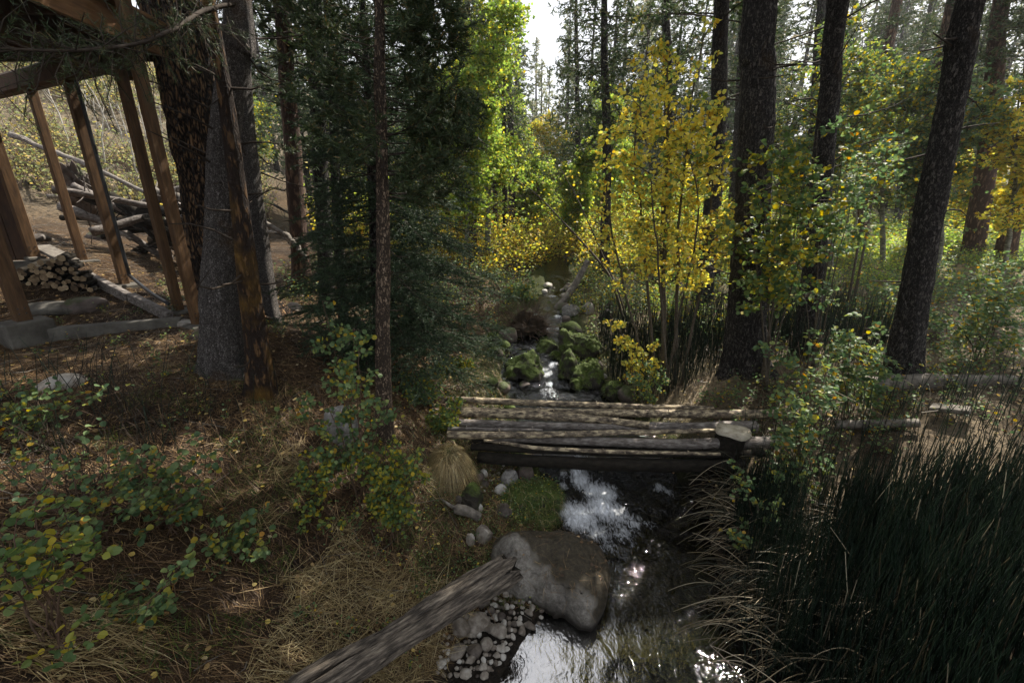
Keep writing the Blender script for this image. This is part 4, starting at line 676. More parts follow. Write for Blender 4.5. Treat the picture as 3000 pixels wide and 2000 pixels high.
# ================================================================== TREES
def px_path(pts, Y, ztop, curve=0):
    """pts: photo pixels low to high; Y: distance at base (or list)"""
    Ys = Y if isinstance(Y, (list, tuple)) else [Y] * len(pts); p = [P(a, b, y) for (a, b), y in zip(pts, Ys)]
    p[0][2] = min(p[0][2], hz(p[0][0], p[0][1])) - .12
    d = nrm(p[-1] - p[-2]); d = nrm(d * [1, 1, 1] + [0, 0, 1.2]); k = (ztop - p[-1][2])
    if k > .3: p += [p[-1] + d / d[2] * k * .5, p[-1] + nrm(d * [.6, .6, 1]) / nrm(d * [.6, .6, 1])[2] * k]
    return np.array(p)
def trunk_mesh(mb, path, wpx, n=70, ns=20, flare=.25, rough=.12, seed=0, ridg=.04, tip=.12, mi=0):
    pp = smooth_path(path, n); zd = path[0][1] * CP - (path[0][2] - H) * SP; s = np.linspace(0, 1, n); h = pp[:, 2] - pp[0, 2]
    hp = path[:len(wpx), 2] - pp[0, 2]; zds = path[:len(wpx), 1] * CP - (path[:len(wpx), 2] - H) * SP; rr = np.array(wpx) / 2 / FPX * zds
    hmax = h[-1]; r = np.interp(h, np.r_[hp, hmax], np.r_[rr, rr[-1] * tip]); r = r * (1 + flare * np.exp(-h / .22))
    tube(mb, pp, r, ns, True, mi, rough, seed, 1.5, ridg); V = mb.v[-1]; a = np.linspace(0, 2 * np.pi, ns, endpoint=False); Q = V[:n * ns].reshape(n, ns, 3); Dv = Q - pp[:, None]
    lob = np.clip(vn3(np.cos(a) * 2.2, np.sin(a) * 2.2, seed * 1.7, 7) * 1.6 + .2, 0, 1)[None, :, None] * np.exp(-np.clip(h - .1, 0, 9) / .2)[:, None, None] * .55
    fur = 0
    if ns >= 28:      # vertical plates and furrows of old bark
        ca, sa, hh = np.cos(a)[None] + 0 * Dv[..., 0], np.sin(a)[None] + 0 * Dv[..., 0], h[:, None] + 0 * Dv[..., 0]; fur = (-.06 * np.exp(-(vn3(ca * 5, sa * 5, hh * 1.6, seed + 9) / .16) ** 2) + .03 * vn3(ca * 9, sa * 9, hh * 7, seed + 10))[..., None]
    V[:n * ns] = (pp[:, None] + Dv * (1 + lob + fur)).reshape(-1, 3); return pp, r
def stubs(mb, pp, r, rg, n, L=(.1, .5), mi=0, lo=.05, hi=.9, w=.012):
    A = []; B = []
    for _ in range(n):
        i = rg.integers(int(len(pp) * lo), int(len(pp) * hi)); a = rg.uniform(0, 2 * np.pi); d = np.array([math.cos(a), math.sin(a), rg.uniform(-.35, .45)]); l = rg.uniform(*L); A.append(pp[i] + d * r[i] * .6); B.append(pp[i] + d * (r[i] + l))
    A, B = np.array(A), np.array(B); fast_tubes(mb, A, B, w, w * .35, mi, rg.normal(size=A.shape) * .06, 3, 4)

def conifer_crown(mbN, mbW, fpath, rg, z0, z1, Rf, dz=.28, per=5, rise=.1, droop=.25, tipup=.12, tstep=.07, tfrac=.42, nstep=.012, nl=.03, nw=.006, tstart=.12, tang=.9, bw=.018, az=None, flat=.35, tuft=0.0, skip=0.0, nspread=.8, keep=None, sub=0):
    NC, ND, NS = [], [], []; TA, TB, TR = [], [], []
    z = z0
    while z < z1:
        t = (z - z0) / (z1 - z0)
        for k in range(per):
            if rg.random() < skip: continue
            a = rg.uniform(0, 2 * np.pi) if az is None else rg.uniform(*az); zz = z + rg.uniform(-.5, .5) * dz; o = fpath(zz); L = Rf(min(max((zz - z0) / (z1 - z0), 0), 1), a) * rg.uniform(.72, 1.15)
            if L < .05: continue
            h = np.array([math.cos(a), math.sin(a), 0]); sd_ = np.array([-h[1], h[0], 0]); el = rise + rg.normal() * .08; n = max(6, int(L / .12)); s = np.linspace(0, 1, n + 1)[:, None]; wob = rg.normal() * .12
            pts = o + h * L * s * math.cos(el) + np.array([0, 0, 1.]) * (L * s * math.sin(el) - droop * L * s ** 2 + tipup * L * s ** 3) + sd_ * (wob * L * s ** 2)
            TA.append(pts[:-1]); TB.append(pts[1:]); TR.append(np.linspace(1, .25, n + 1)[:-1] * bw * max(L, .3))
            m_ = max(3, int(L / tstep * (1 - tstart))); st_ = rg.uniform(tstart, 1, m_); st_ = np.r_[st_, 1.0]; idx = np.clip(st_ * n, 0, n - 1e-4); i0 = idx.astype(int); f = (idx - i0)[:, None]; base = pts[i0] * (1 - f) + pts[i0 + 1] * f
            T = nrm(pts[i0 + 1] - pts[i0]); side = np.where(rg.random(len(st_)) < .5, 1., -1.)[:, None]; side[-1] = 0
            tl = (tfrac * L * (1.05 - st_) ** .7 * rg.uniform(.55, 1.1, len(st_)) + .06 + tuft)[:, None] if tuft == 0 else (tuft * rg.uniform(.6, 1.2, len(st_)))[:, None]
            D = nrm(T * math.cos(tang) + side * np.cross(T, [0, 0, 1.]) * math.sin(tang) + rg.normal(size=T.shape) * [flat * .5, flat * .5, flat] + np.array([0, 0, tuft * .6 - .05]))
            E = base + D * tl; TA.append(base); TB.append(E); TR.append(np.full(len(E), bw * .22)); allb, alle = [base], [E]
            if sub:
                for q in range(sub):
                    u = rg.uniform(.15, .85, len(base))[:, None]; b2 = base + (E - base) * u; sg = np.where(rg.random(len(base)) < .5, 1., -1.)[:, None]; D2 = nrm(D * .6 + sg * np.cross(D, [0, 0, 1.]) * .8 + rg.normal(size=D.shape) * flat * .6); allb.append(b2); alle.append(b2 + D2 * tl * .45 * (1.2 - u))
            b_, e_ = np.concatenate(allb), np.concatenate(alle); ln = np.linalg.norm(e_ - b_, axis=1); cnt = np.maximum((ln / nstep).astype(int), 2); rep = np.repeat(np.arange(len(b_)), cnt); u = rg.random(len(rep))[:, None]
            c = b_[rep] + (e_ - b_)[rep] * u; dn = nrm((e_ - b_)[rep]); NC.append(c); ND.append(dn * .75 + rg.normal(size=c.shape) * nspread * np.array([1, 1, .7]))
        z += dz * rg.uniform(.8, 1.2)
    NC = np.concatenate(NC); ND = np.concatenate(ND)
    if keep is not None: k = keep(NC); NC, ND = NC[k], ND[k]
    needles(mbN, NC, ND, nl * rg.uniform(.7, 1.3, len(NC)), nw, rg)
    fast_tubes(mbW, np.concatenate(TA), np.concatenate(TB), np.concatenate(TR), np.concatenate(TR) * .8)
    return len(NC)
def pathf(pp):
    return lambda z: np.array([np.interp(z, pp[:, 2], pp[:, 0]), np.interp(z, pp[:, 2], pp[:, 1]), z])

def twigs_leaves(rg, stems, n_twig, tw_len, start=.25, up=.25, lpt=9, size=.05, sub=3, prof=None, az=None, spread=.03, taper=.75, keep=None, round_=True, lw=1.0, hor=.8):
    """twigs and leaves along a list of (path, r0, r1) stems -> segments and leaf arrays"""
    A, B, RR, LC, LD = [], [], [], [], []
    for path, r0, r1 in stems:
        n = len(path); t = start + (1 - start) * rg.random(n_twig) ** .9; idx = t * (n - 1) - 1e-4; i0 = idx.astype(int); f = (idx - i0)[:, None]; o = path[i0] * (1 - f) + path[np.minimum(i0 + 1, n - 1)] * f
        a = rg.uniform(0, 2 * np.pi, n_twig) if az is None else rg.normal(az[0], az[1], n_twig); D = nrm(np.stack([np.cos(a), np.sin(a), rg.normal(up, .3, n_twig)], 1)); Lp = (prof(t) if prof else (1 - taper * (t - start) / (1 - start))); L = tw_len * Lp * rg.uniform(.5, 1.15, n_twig)
        E = o + D * L[:, None]; A.append(o); B.append(E); RR.append(np.full(n_twig, max(r1, .0018)) * 1.1)
        bs, es = [o], [E]
        for _ in range(sub):
            u = rg.uniform(.25, .95, n_twig)[:, None]; b2 = o + (E - o) * u; D2 = nrm(D + rg.normal(size=D.shape) * .8 + [0, 0, .1]); e2 = b2 + D2 * (L * .5)[:, None] * rg.uniform(.5, 1.1, (n_twig, 1)); A.append(b2); B.append(e2); RR.append(np.full(n_twig, .0015)); bs.append(b2); es.append(e2)
        b_, e_ = np.concatenate(bs), np.concatenate(es); k = np.repeat(np.arange(len(b_)), lpt if not hasattr(lpt, '__len__') else 1); u = rg.uniform(.2, 1.05, len(k))[:, None]; c = b_[k] + (e_ - b_)[k] * u + rg.normal(size=(len(k), 3)) * spread * .3
        d = nrm(nrm((e_ - b_)[k]) * .7 + rg.normal(size=c.shape) * [.8, .8, .5] + [0, 0, -.15]); LC.append(c + d * spread * .5); LD.append(d)
    LC, LD = np.concatenate(LC), np.concatenate(LD)
    if keep is not None: k = keep(LC); LC, LD = LC[k], LD[k]
    n = len(LC); N = nrm(rg.normal(size=(n, 3)) * [1, 1, .5] + [0, -.3, hor]); sz = size * rg.uniform(.65, 1.2, n)
    return np.concatenate(A), np.concatenate(B), np.concatenate(RR), LC, LD, N, sz
def broadleaf(name, label, cat, stems, leafm, barkm, rg, group=None, sname='trunk', sseg=8, **kw):
    base = stems[0][0][0]; t = thing(name, label, cat, base, group)
    for path, r0, r1 in stems:
        m = MB(); n = len(path); tube(m, path, np.linspace(r0, r1, n), sseg, True, 0, .12, int(rg.integers(99)), 4); m.build(sname, M[barkm], t)
    A, B, RR, LC, LD, N, sz = twigs_leaves(rg, stems, **kw); m = MB(); fast_tubes(m, A, B, RR, RR * .5, 0, rg.normal(size=A.shape) * .015, 2); m.build('twigs', M['redstem'] if cat != 'tree' else M['twig'], t)
    m = MB(); leaves(m, LC, LD, N, sz, sz * (.95 if kw.get('round_', True) else .6), 0, kw.get('round_', True)); m.build('leaves', LEAF[leafm], t, False); return t
def stemp(rg, p, n=16, wob=.03):
    q = smooth_path(np.array(p, float), n); w = np.cumsum(rg.normal(size=(n, 3)) * wob / 3, axis=0); w -= w[0]; return q + w * [1, 1, .3]

rg = np.random.default_rng(11)
def big_tree(name, label, pts, wpx, Y, ztop, mm, seed, crown=None, flare=.25, rough=.12, ridg=.05, st=14, stl=(.08, .5), ns=22, leaf='pine', n=80, group=None, tip=.15):
    path = px_path(pts, Y, ztop); base = path[0] + [0, 0, .12]; t = thing(name, label, 'tree', base, group); m = MB(); rg = np.random.default_rng(seed)
    pp, r = trunk_mesh(m, path, wpx, n, ns, flare, rough, seed, ridg, tip)
    w = MB(); has = False
    if st: stubs(m, pp, r, rg, st, stl, 1)
    m.build('trunk', [M[mm], M['twig']], t)
    if crown:
        nb = MB(); conifer_crown(nb, w, pathf(pp), rg, *crown[0], **crown[1]); nb.build('needles', LEAF[leaf], t, False); has = True
    if has: w.build('branches', M['twig'], t)
    return t, pp, r
# high crowns of the near trees (above the frame): coarse pine boughs that shade the bank
def hc(R_=1.8, **k):
    d = dict(dz=.45, per=5, rise=.15, droop=.15, tipup=.1, tstep=.18, tfrac=.45, nstep=.035, nl=.2, nw=.085, bw=.012, nspread=.9); d.update(k); return lambda z0, z1: ((z0, z1, lambda t, a: R_ * (1 - .7 * t) * min(1, .45 + 2.2 * t)), d)
big_tree('pine_tree', 'massive pine with deep furrowed bark just right of the deck posts', [(692, 905), (628, 600), (585, 380), (545, 190), (505, 0)], [185, 152, 150, 158, 165], 6.5, H + 11, 'bark_rough', 21, hc(3.0)(H + 3.4, H + 12), .15, .1, .09, 10, ns=72, n=240)
GREY, _, _ = big_tree('pine_tree', 'grey scaly trunk standing in front of the massive furrowed pine', [(657, 1100), (648, 900), (648, 700), (655, 450), (676, 250), (692, 100), (695, 0)], [128, 104, 84, 80, 78, 78, 76], 4.3, H + 10, 'bark_grey', 22, hc(2.6)(H + 2.6, H + 11), .12, .08, .05, 16, ns=64, n=220)
big_tree('pine_tree', 'slim rusty brown trunk leaning close against the grey scaly trunk', [(768, 1140), (738, 900), (714, 700), (690, 500), (664, 300), (625, 80)], [72, 60, 52, 46, 42, 36], 4.02, H + 5.5, 'bark_brown', 23, None, .1, .16, .08, 14, ns=24, n=110)
big_tree('pine_tree', 'second grey trunk behind the rusty brown one, right of it', [(772, 850), (752, 700), (728, 500), (714, 400), (700, 200), (690, 40)], [58, 62, 62, 62, 62, 60], 6.3, H + 10, 'bark_grey', 24, hc(2.0)(H + 4.5, H + 10), .15, .1, .05, 22, (.2, .9), ns=26)
big_tree('pine_tree', 'reddish tan trunk half hidden by boughs right of the grey trunks', [(884, 835), (872, 650), (855, 400), (838, 200), (825, 0)], [50, 47, 46, 44, 42], 8.2, H + 9, 'bark_tan', 25, hc(1.8)(H + 2.3, H + 10), st=20)
big_tree('pine_tree', 'dark upright trunk seen between the reddish trunk and the fir', [(950, 830), (945, 600), (935, 400), (925, 200), (918, 0)], [42, 42, 42, 42, 42], 7.6, H + 10, 'bark_dark', 26, hc(1.7, nl=.1, nw=.03, nstep=.018)(H + 1.0, H + 10), st=24, stl=(.2, .8))
big_tree('pine_tree', 'thin dark trunk just left of the slender pine, inside the fir boughs', [(998, 880), (990, 650), (980, 450), (972, 200)], [28, 28, 26, 24], 7.0, H + 7, 'bark_dark', 27, hc(1.3, nl=.09, nw=.022, nstep=.014, tstep=.1)(H + .6, H + 7), st=20)
# slender pine with upswept boughs
path = px_path([(1122, 1262), (1122, 1000), (1124, 800), (1122, 600), (1118, 400), (1112, 200), (1110, 0)], 3.95, H + 4.4); t = thing('slender_pine', 'slender pine with flaky reddish bark and upswept dark boughs left of the stream', 'tree', path[0] + [0, 0, .1]); rg = np.random.default_rng(31)
m = MB(); pp, r = trunk_mesh(m, path, [50, 42, 39, 36, 34, 30, 25], 120, 20, .2, .2, 31, .12, .3); stubs(m, pp, r, rg, 26, (.1, .55), 1, .15, .7, .006); m.build('trunk', [M['bark_slim'], M['twig']], t)
w = MB(); nb = MB()
for az in ((-.9, .9), (-.5, .7)):
    conifer_crown(nb, w, pathf(pp), rg, H + .05, H + 3.6, lambda t, a: .78 - .5 * t, dz=.09, per=1, rise=-.02, droop=-.05, tipup=.18, tstep=.03, tfrac=.4, nstep=.0045, nl=.05, nw=.0112, tstart=.3, tang=.7, bw=.009, az=az, flat=.7, tuft=.17, nspread=.75, sub=2)
conifer_crown(nb, w, pathf(pp), rg, H + .35, H + 3.8, lambda t, a: .85 * (.6 + .5 * t), dz=.13, per=2, rise=.0, droop=-.05, tipup=.15, tstep=.035, tfrac=.4, nstep=.005, nl=.05, nw=.0112, tstart=.35, tang=.7, bw=.009, az=(1.6, 4.9), flat=.7, tuft=.16, nspread=.75, sub=2)
w.build('branches', M['twig'], t); nb.build('needles', LEAF['pine'], t, False)
# young fir with drooping sprays behind it
path = px_path([(1110, 985), (1095, 600), (1080, 300), (1060, 0)], 6.0, H + 4.6); t = thing('fir_tree', 'dense dark fir with drooping blue-green sprays behind the slender pine', 'tree', path[0] + [0, 0, .1]); rg = np.random.default_rng(33)
m = MB(); pp, r = trunk_mesh(m, path, [40, 32, 24, 16], 60, 12, .2, .1, 33, .03, .1); m.build('trunk', M['bark_dark'], t); w = MB(); nb = MB()
zb = pp[0, 2] + .25; conifer_crown(nb, w, pathf(pp), rg, zb, H + 4.4, lambda t, a: 1.85 * (1 - t) ** .75 * (.8 if math.cos(a) < -.3 else 1.02) + .05, dz=.16, per=7, skip=.05, rise=.02, droop=.38, tipup=.16, tstep=.028, tfrac=.36, nstep=.0055, nl=.035, nw=.0102, tstart=.12, tang=.85, bw=.007, flat=.22, nspread=.6)
w.build('branches', M['twig'], t); nb.build('needles', LEAF['fir'], t, False)
# overhanging bough near the deck
rg = np.random.default_rng(35); t = GREY; w = MB(); nb = MB()
bp_ = smooth_path([P(700, 10, 4.25), P(600, 30, 3.9), (P(520, 80, 3.5)), P(430, 120, 3.2), P(330, 140, 2.9), P(180, 150, 2.7), P(-60, 140, 2.5)], 40); tube(w, bp_, np.linspace(.017, .006, 40), 8, True, 0, .2, 2, 5); NA, NB_ = [], []
for i in range(3, 40):
    for q in range(5):
        d = nrm(np.array([rg.normal() * .8 - .5, rg.normal() * .7, rg.normal() * .8 - .12])); l = rg.uniform(.12, .45); NA.append(bp_[i]); NB_.append(bp_[i] + d * l)
NA, NB_ = np.array(NA), np.array(NB_); fast_tubes(w, NA, NB_, .004, .002, 0, rg.normal(size=NA.shape) * .03, 2); rep = np.repeat(np.arange(len(NA)), 34); u = rg.random(len(rep))[:, None] ** .6; c = NA[rep] + (NB_ - NA)[rep] * u; needles(nb, c, nrm((NB_ - NA)[rep]) * .6 + rg.normal(size=c.shape) * .6, .045, .0035, rg)
bo = w.build('bough', M['twig'], t); bn = nb.build('bough_needles', LEAF['pine'], t, False); bn.parent = bo

# right-hand trunks
big_tree('pine_tree', 'thickest dark trunk right of the yellow aspen, bare above the rushes', [(2180, 1085), (2188, 900), (2200, 700), (2212, 450), (2222, 200), (2227, 0)], [118, 104, 98, 95, 93, 91], 5.9, H + 12, 'bark_dark', 41, hc(2.8, nstep=.028)(H + 3.2, H + 12), .18, .07, .04, 22, (.2, .9), ns=64, n=220)
big_tree('pine_tree', 'medium dark trunk right of the thickest one, rising through the leaves', [(2358, 1055), (2382, 800), (2410, 500), (2432, 250), (2455, 0)], [62, 58, 55, 52, 56], 6.4, H + 10, 'bark_dark', 42, hc(3.0, nstep=.026)(H + 3.2, H + 11), st=30, stl=(.2, 1.0))
big_tree('pine_tree', 'dark thick trunk leaning right near the right edge above the fallen log', [(2640, 1110), (2683, 850), (2726, 600), (2778, 350), (2820, 120), (2843, 0)], [84, 72, 70, 68, 67, 66], 5.3, H + 11, 'bark_dark', 43, hc(3.4, nstep=.026)(H + 3.2, H + 12), st=14, ns=56, n=200)
for i, (pts, w_, Y, mm, la, lf) in enumerate([
    ([(2880, 660), (2895, 450), (2915, 200), (2935, 0)], [52, 47, 42, 38], 13, 'bark_tan', 'furrowed tan trunk behind the leaning dark trunk at the right', 'farfir'),
    ([(2680, 735), (2700, 500), (2740, 280), (2790, 0)], [38, 34, 31, 28], 14, 'bark_tan', 'reddish trunk standing left of the leaning dark trunk', 'farfir'),
    ([(2990, 640), (3010, 400), (3040, 100)], [46, 42, 38], 12, 'bark_tan', 'smooth tan trunk cut by the right picture edge', 'farfir'),
    ([(2533, 655), (2550, 450), (2590, 200), (2630, 0)], [38, 34, 30, 26], 17, 'bark_tan', 'brown trunk in the distance above the small crooked sapling', 'farfir'),
    ([(2640, 620), (2655, 450), (2690, 200)], [20, 18, 16], 22, 'bark_dark', 'thin far trunk between the brown and the reddish one', 'farfir'),
    ([(2075, 765), (2095, 500), (2108, 250), (2115, 0)], [50, 46, 44, 42], 9.5, 'bark_dark', 'dark trunk directly behind the yellow aspen on its right', 'farfir'),
    ([(1955, 700), (1958, 400), (1955, 150), (1950, 0)], [28, 26, 24, 22], 13, 'bark_dark', 'slim dark trunk rising behind the top of the yellow aspen', 'farfir'),
    ([(2150, 640), (2160, 400), (2172, 150), (2180, 0)], [24, 22, 20, 18], 15, 'bark_dark', 'thin trunk squeezed left of the thickest dark trunk', 'farfir'),
    ([(2370, 640), (2385, 400), (2400, 150), (2412, 0)], [34, 32, 30, 28], 14, 'bark_dark', 'grey trunk left of the medium dark trunk against the sky', 'farfir'),
    ([(1775, 720), (1778, 500), (1775, 300), (1770, 100)], [30, 28, 25, 20], 12, 'bark_dark', 'dark conifer trunk left of the yellow aspen', 'farfir'),
    ([(1690, 700), (1693, 520), (1692, 330), (1688, 60)], [18, 17, 15, 10], 16, 'bark_dark', 'slim conifer right of the sky gap', 'farfir'),
    ([(1500, 700), (1500, 520), (1493, 250), (1488, 0)], [22, 20, 16, 12], 17, 'bark_dark', 'slim conifer left of the sky gap with see-through crown', 'farfir'),
    ([(1384, 760), (1384, 650), (1382, 520)], [26, 26, 22], 13, 'bark_tan', 'pinkish grey trunk at the edge of the fir boughs', 'farfir'),
    ([(1452, 690), (1450, 560), (1446, 420)], [14, 13, 12], 16, 'bark_dark', 'thin dark trunk on the left of the golden thicket', 'farfir'),
    ([(1480, 720), (1480, 600), (1478, 450)], [16, 15, 14], 15, 'bark_dark', 'dark straight trunk in the golden thicket left of the gap', 'farfir')]):
    b = P(pts[0][0], pts[0][1], Y); Rr = {5: 2.3, 9: 1.6, 10: 1.35, 11: 1.25, 13: .9, 14: .9, 6: 1.6}.get(i, 1.6); zt_ = {9: 9.5, 10: 7.6, 11: 8.5, 12: 8, 13: 7, 14: 7.5}.get(i, 11) + H; z0_ = {9: 1.6, 10: 1.0, 11: 1.5, 0: 3, 1: 3.2, 2: 4, 3: 3.2, 4: 3.0, 5: 3.4, 6: 1.8, 7: 3, 8: 2.3}.get(i, 2.2) + H
    big_tree('conifer', la, pts, w_, Y, zt_, mm, 60 + i, ((z0_, zt_, lambda t, a, Rr=Rr: Rr * (1 - t) ** .8 * rg.uniform(.7, 1.1) + .08), dict(dz=.38, per=5, rise=.2, droop=.25, tipup=.1, tstep=.13, tfrac=.42, nstep=.02, nl=.11, nw=.034, bw=.009, flat=.6, nspread=.9, skip=.08)), .12, .1, .04, 18, (.2, .9), ns=14, n=50, leaf=lf)

# far conifers: prototypes around the origin, then copies
def proto_conifer(seed, Ht, Rr, leaf, z0=.12):
    rg = np.random.default_rng(seed); t = thing('conifer', 'x', 'tree', (0, 0, 0)); m = MB(); pp = smooth_path([(0, 0, -.3), (.05, .03, Ht * .5), (0, 0, Ht)], 24); tube(m, pp, np.linspace(Ht * .014, .015, 24), 8); m.build('trunk', M['bark_dark'], t)
    nb, w = MB(), MB(); conifer_crown(nb, w, pathf(pp), rg, Ht * z0, Ht * .99, lambda t, a: Rr * (1 - t) ** .85 + .06, dz=.34, per=6, rise=.12, droop=.22, tipup=.12, tstep=.17, tfrac=.45, nstep=.05, nl=.2, nw=.085, bw=.007, flat=.5, nspread=.9, skip=.1)
    w.build('branches', M['twig'], t); nb.build('needles', LEAF[leaf], t, False); return t
pc = [proto_conifer(71, 11, 1.5, 'farfir'), proto_conifer(72, 9, 1.3, 'farpale', .06), proto_conifer(73, 13, 1.9, 'farfir', .2), proto_conifer(74, 8, 1.1, 'farpale', .04)]
far = [ # photo px of trunk, distance, top pixel row, prototype, label
    (1571, 40, 110, 1, 'small pointed conifer standing alone in the bottom of the sky gap'), (1612, 46, 190, 3, 'low pale conifer tip at the lowest point of the sky gap'), (1515, 32, -60, 0, 'tall conifer forming the left side of the sky gap'), (1672, 30, -20, 0, 'conifer forming the right side of the sky gap'), (1588, 36, 175, 1, 'pale conifer just right of the lone pointed one'),
    (1752, 22, -120, 2, 'broad dark conifer left of the yellow aspen top'), (1820, 24, -160, 2, 'dark conifer behind the upper left of the yellow aspen'), (1665, 40, 60, 3, 'faint pale conifer behind the right side of the sky gap'), (1520, 40, 60, 3, 'faint pale conifer behind the left side of the sky gap'), (1640, 24, 300, 1, 'short pale conifer below the sky gap on the right'), (1560, 26, 290, 3, 'short pale conifer below the sky gap on the left'),
    (1440, 30, -60, 3, 'tall pale conifer behind the lime aspen'), (1330, 22, -200, 0, 'tall dark conifer behind the slender pine crown'), (1230, 20, -200, 2, 'dark conifer filling the gap left of the lime aspen'), (1050, 18, -200, 2, 'dark conifer behind the fir and slender pine'), (900, 16, -220, 0, 'dark conifer behind the reddish trunk'), (800, 17, -220, 2, 'dark conifer behind the second grey trunk'), (700, 22, -220, 0, 'conifer on the hillside behind the grey trunks'),
    (2020, 26, -180, 2, 'dark conifer seen behind the right of the yellow aspen'), (2300, 24, -120, 2, 'drooping dark conifer between thickest and medium trunks'), (2480, 34, 40, 0, 'conifer in the bright sky right of the medium trunk'), (2620, 30, -100, 0, 'conifer behind the reddish trunk on the right'), (2780, 26, -150, 2, 'dark conifer left of the leaning trunk top'), (2960, 24, -150, 2, 'dark conifer in the upper right corner'), (1900, 34, -60, 0, 'conifer far behind the yellow aspen'), (2200, 36, -80, 0, 'conifer far behind the thickest trunk'), (1130, 30, -100, 0, 'conifer far behind the fir')]
used = set()
for i, (px, Y, ty, k, la) in enumerate(far):
    top_ = P(px, ty, Y); x = top_[0]; z = hz(x, Y); hgt_ = top_[2] - z; pr = pc[k]; Hp = [11, 9, 13, 8][k]; s = hgt_ / Hp
    if k not in used: pr.location = (x, Y, z); pr.scale = (s,) * 3; pr.rotation_euler = (0, 0, i * 1.7); pr['label'] = la; pr['group'] = 'conifers of the far wood'; used.add(k)
    else: dup(pr, (x, Y, z), i * 1.7, s, la, 'conifers of the far wood')

rg = np.random.default_rng(77)
for i in range(44):
    px = rg.uniform(560, 3100); Y = rg.uniform(20, 40)
    if 1440 < px < 1760 or (px > 1700 and rg.random() < .5): continue
    k = int(rg.integers(0, 4)) if px > 1300 else int(rg.choice([0, 2])); top_ = P(px, rg.uniform(-150, 60), Y); x = top_[0]; z = hz(x, Y); dup(pc[k], (x, Y, z), rg.uniform(0, 6), (top_[2] - z) / [11, 9, 13, 8][k] * 1.1, 'distant conifer in the dense wood behind the nearer trees', 'conifers of the far wood')
for i in range(22):
    px = rg.uniform(1780, 3050); Y = rg.uniform(30, 42); k = int(rg.choice([0, 2, 2, 1])); top_ = P(px, rg.uniform(-180, 60), Y); x = top_[0]; z = hz(x, Y); dup(pc[k], (x, Y, z), rg.uniform(0, 6), (top_[2] - z) / [11, 9, 13, 8][k] * 1.15, 'distant conifer in the dense wood behind the nearer trees', 'conifers of the far wood')
# unseen tall pines added around the camera to shade the near bank
for i, (x, y, h_, R_) in enumerate([(-3.2, -1.6, 11, 3.0), (2.6, -2.4, 11, 3.0), (6.6, .8, 12, 3.2), (9.6, 4.3, 12, 3.0), (5.4, -3.2, 11, 3), (-7.6, -1.2, 11, 3)]):
    z = hz(x, y)
    t = thing('pine_tree', ['pine rising behind the left shoulder of the photographer', 'pine rising behind the right shoulder of the photographer', 'pine beside the rushes just outside the right edge', 'pine on the right bank further outside the right edge', 'pine behind the rushes on the right, out of the picture', 'pine behind the cabin deck, out of the picture'][i], 'tree', (x, y, z)); m = MB(); pp = smooth_path([(x, y, z - .2), (x + .1, y + .1, z + h_ * .5), (x, y, z + h_)], 40); tube(m, pp, np.linspace(.24, .03, 40), 14, True, 0, .1, i, 2); m.build('trunk', M['bark_dark'], t)
    w, nb = MB(), MB(); c_, k_ = hc(R_)(z + 5.2, z + h_); conifer_crown(nb, w, pathf(pp), np.random.default_rng(150 + i), *c_, **k_); w.build('branches', M['twig'], t); nb.build('needles', LEAF['pine'], t, False)

# ------------------------------------------------------------------ yellow aspen and other broadleaf trees
rg = np.random.default_rng(81)
def envelope(poly, pad=0):     # keep leaves whose place falls inside an outline drawn at distance Y0 (side view of the crown)
    return poly
stems = []
for pts, Ys, r0 in [([(1945, 1150), (1940, 900), (1950, 600), (1955, 350), (1965, 120)], [6.2, 6.1, 6.0, 5.9, 5.8], .045), ([(1975, 1155), (1985, 900), (1990, 650), (2010, 400), (2060, 60)], [6.3, 6.1, 5.9, 5.8, 5.6], .032),
                    ([(1925, 1150), (1900, 900), (1870, 650), (1840, 420), (1880, 90)], [6.3, 6.1, 5.9, 5.8, 5.7], .026), ([(1990, 1150), (2040, 900), (2070, 700), (2080, 480), (2060, 300)], [6.2, 6.0, 5.8, 5.6, 5.5], .024), ([(1900, 1140), (1850, 900), (1810, 700), (1790, 520), (1830, 330)], [6.3, 6.2, 6.1, 6.0, 6.0], .02), ([(1960, 1150), (1950, 850), (1920, 600), (1900, 300)], [6.2, 5.7, 5.4, 5.3], .02), ([(1950, 1150), (2000, 850), (2030, 600), (2000, 330)], [6.2, 5.7, 5.4, 5.3], .02)]:
    stems.append((stemp(rg, [P(a, b, y) for (a, b), y in zip(pts, Ys)], 22, .03), r0, .005))
def asp_keep(c):
    q = c - [0, 0, H]; zd = q[:, 1] * CP - q[:, 2] * SP; px = 1500 + FPX * q[:, 0] / zd; py = 1000 - FPX * (q[:, 1] * SP + q[:, 2] * CP) / zd
    lo = np.interp(py, [0, 100, 250, 450, 650, 850, 900], [1900, 1830, 1790, 1745, 1735, 1790, 1850]); hi = np.interp(py, [0, 100, 300, 500, 650, 850, 900], [2060, 2130, 2120, 2150, 2150, 2080, 2050]); return (px > lo) & (px < hi) & (py < 870 + 30 * np.sin(px * .05))
broadleaf('yellow_aspen', 'golden yellow aspen in full autumn leaf beyond the bridge', 'tree', stems, 'yellow', 'bark_sap', rg, sname='trunk', n_twig=46, tw_len=.48, start=.3, up=.25, lpt=6, size=.05, sub=3, taper=.35, keep=asp_keep)
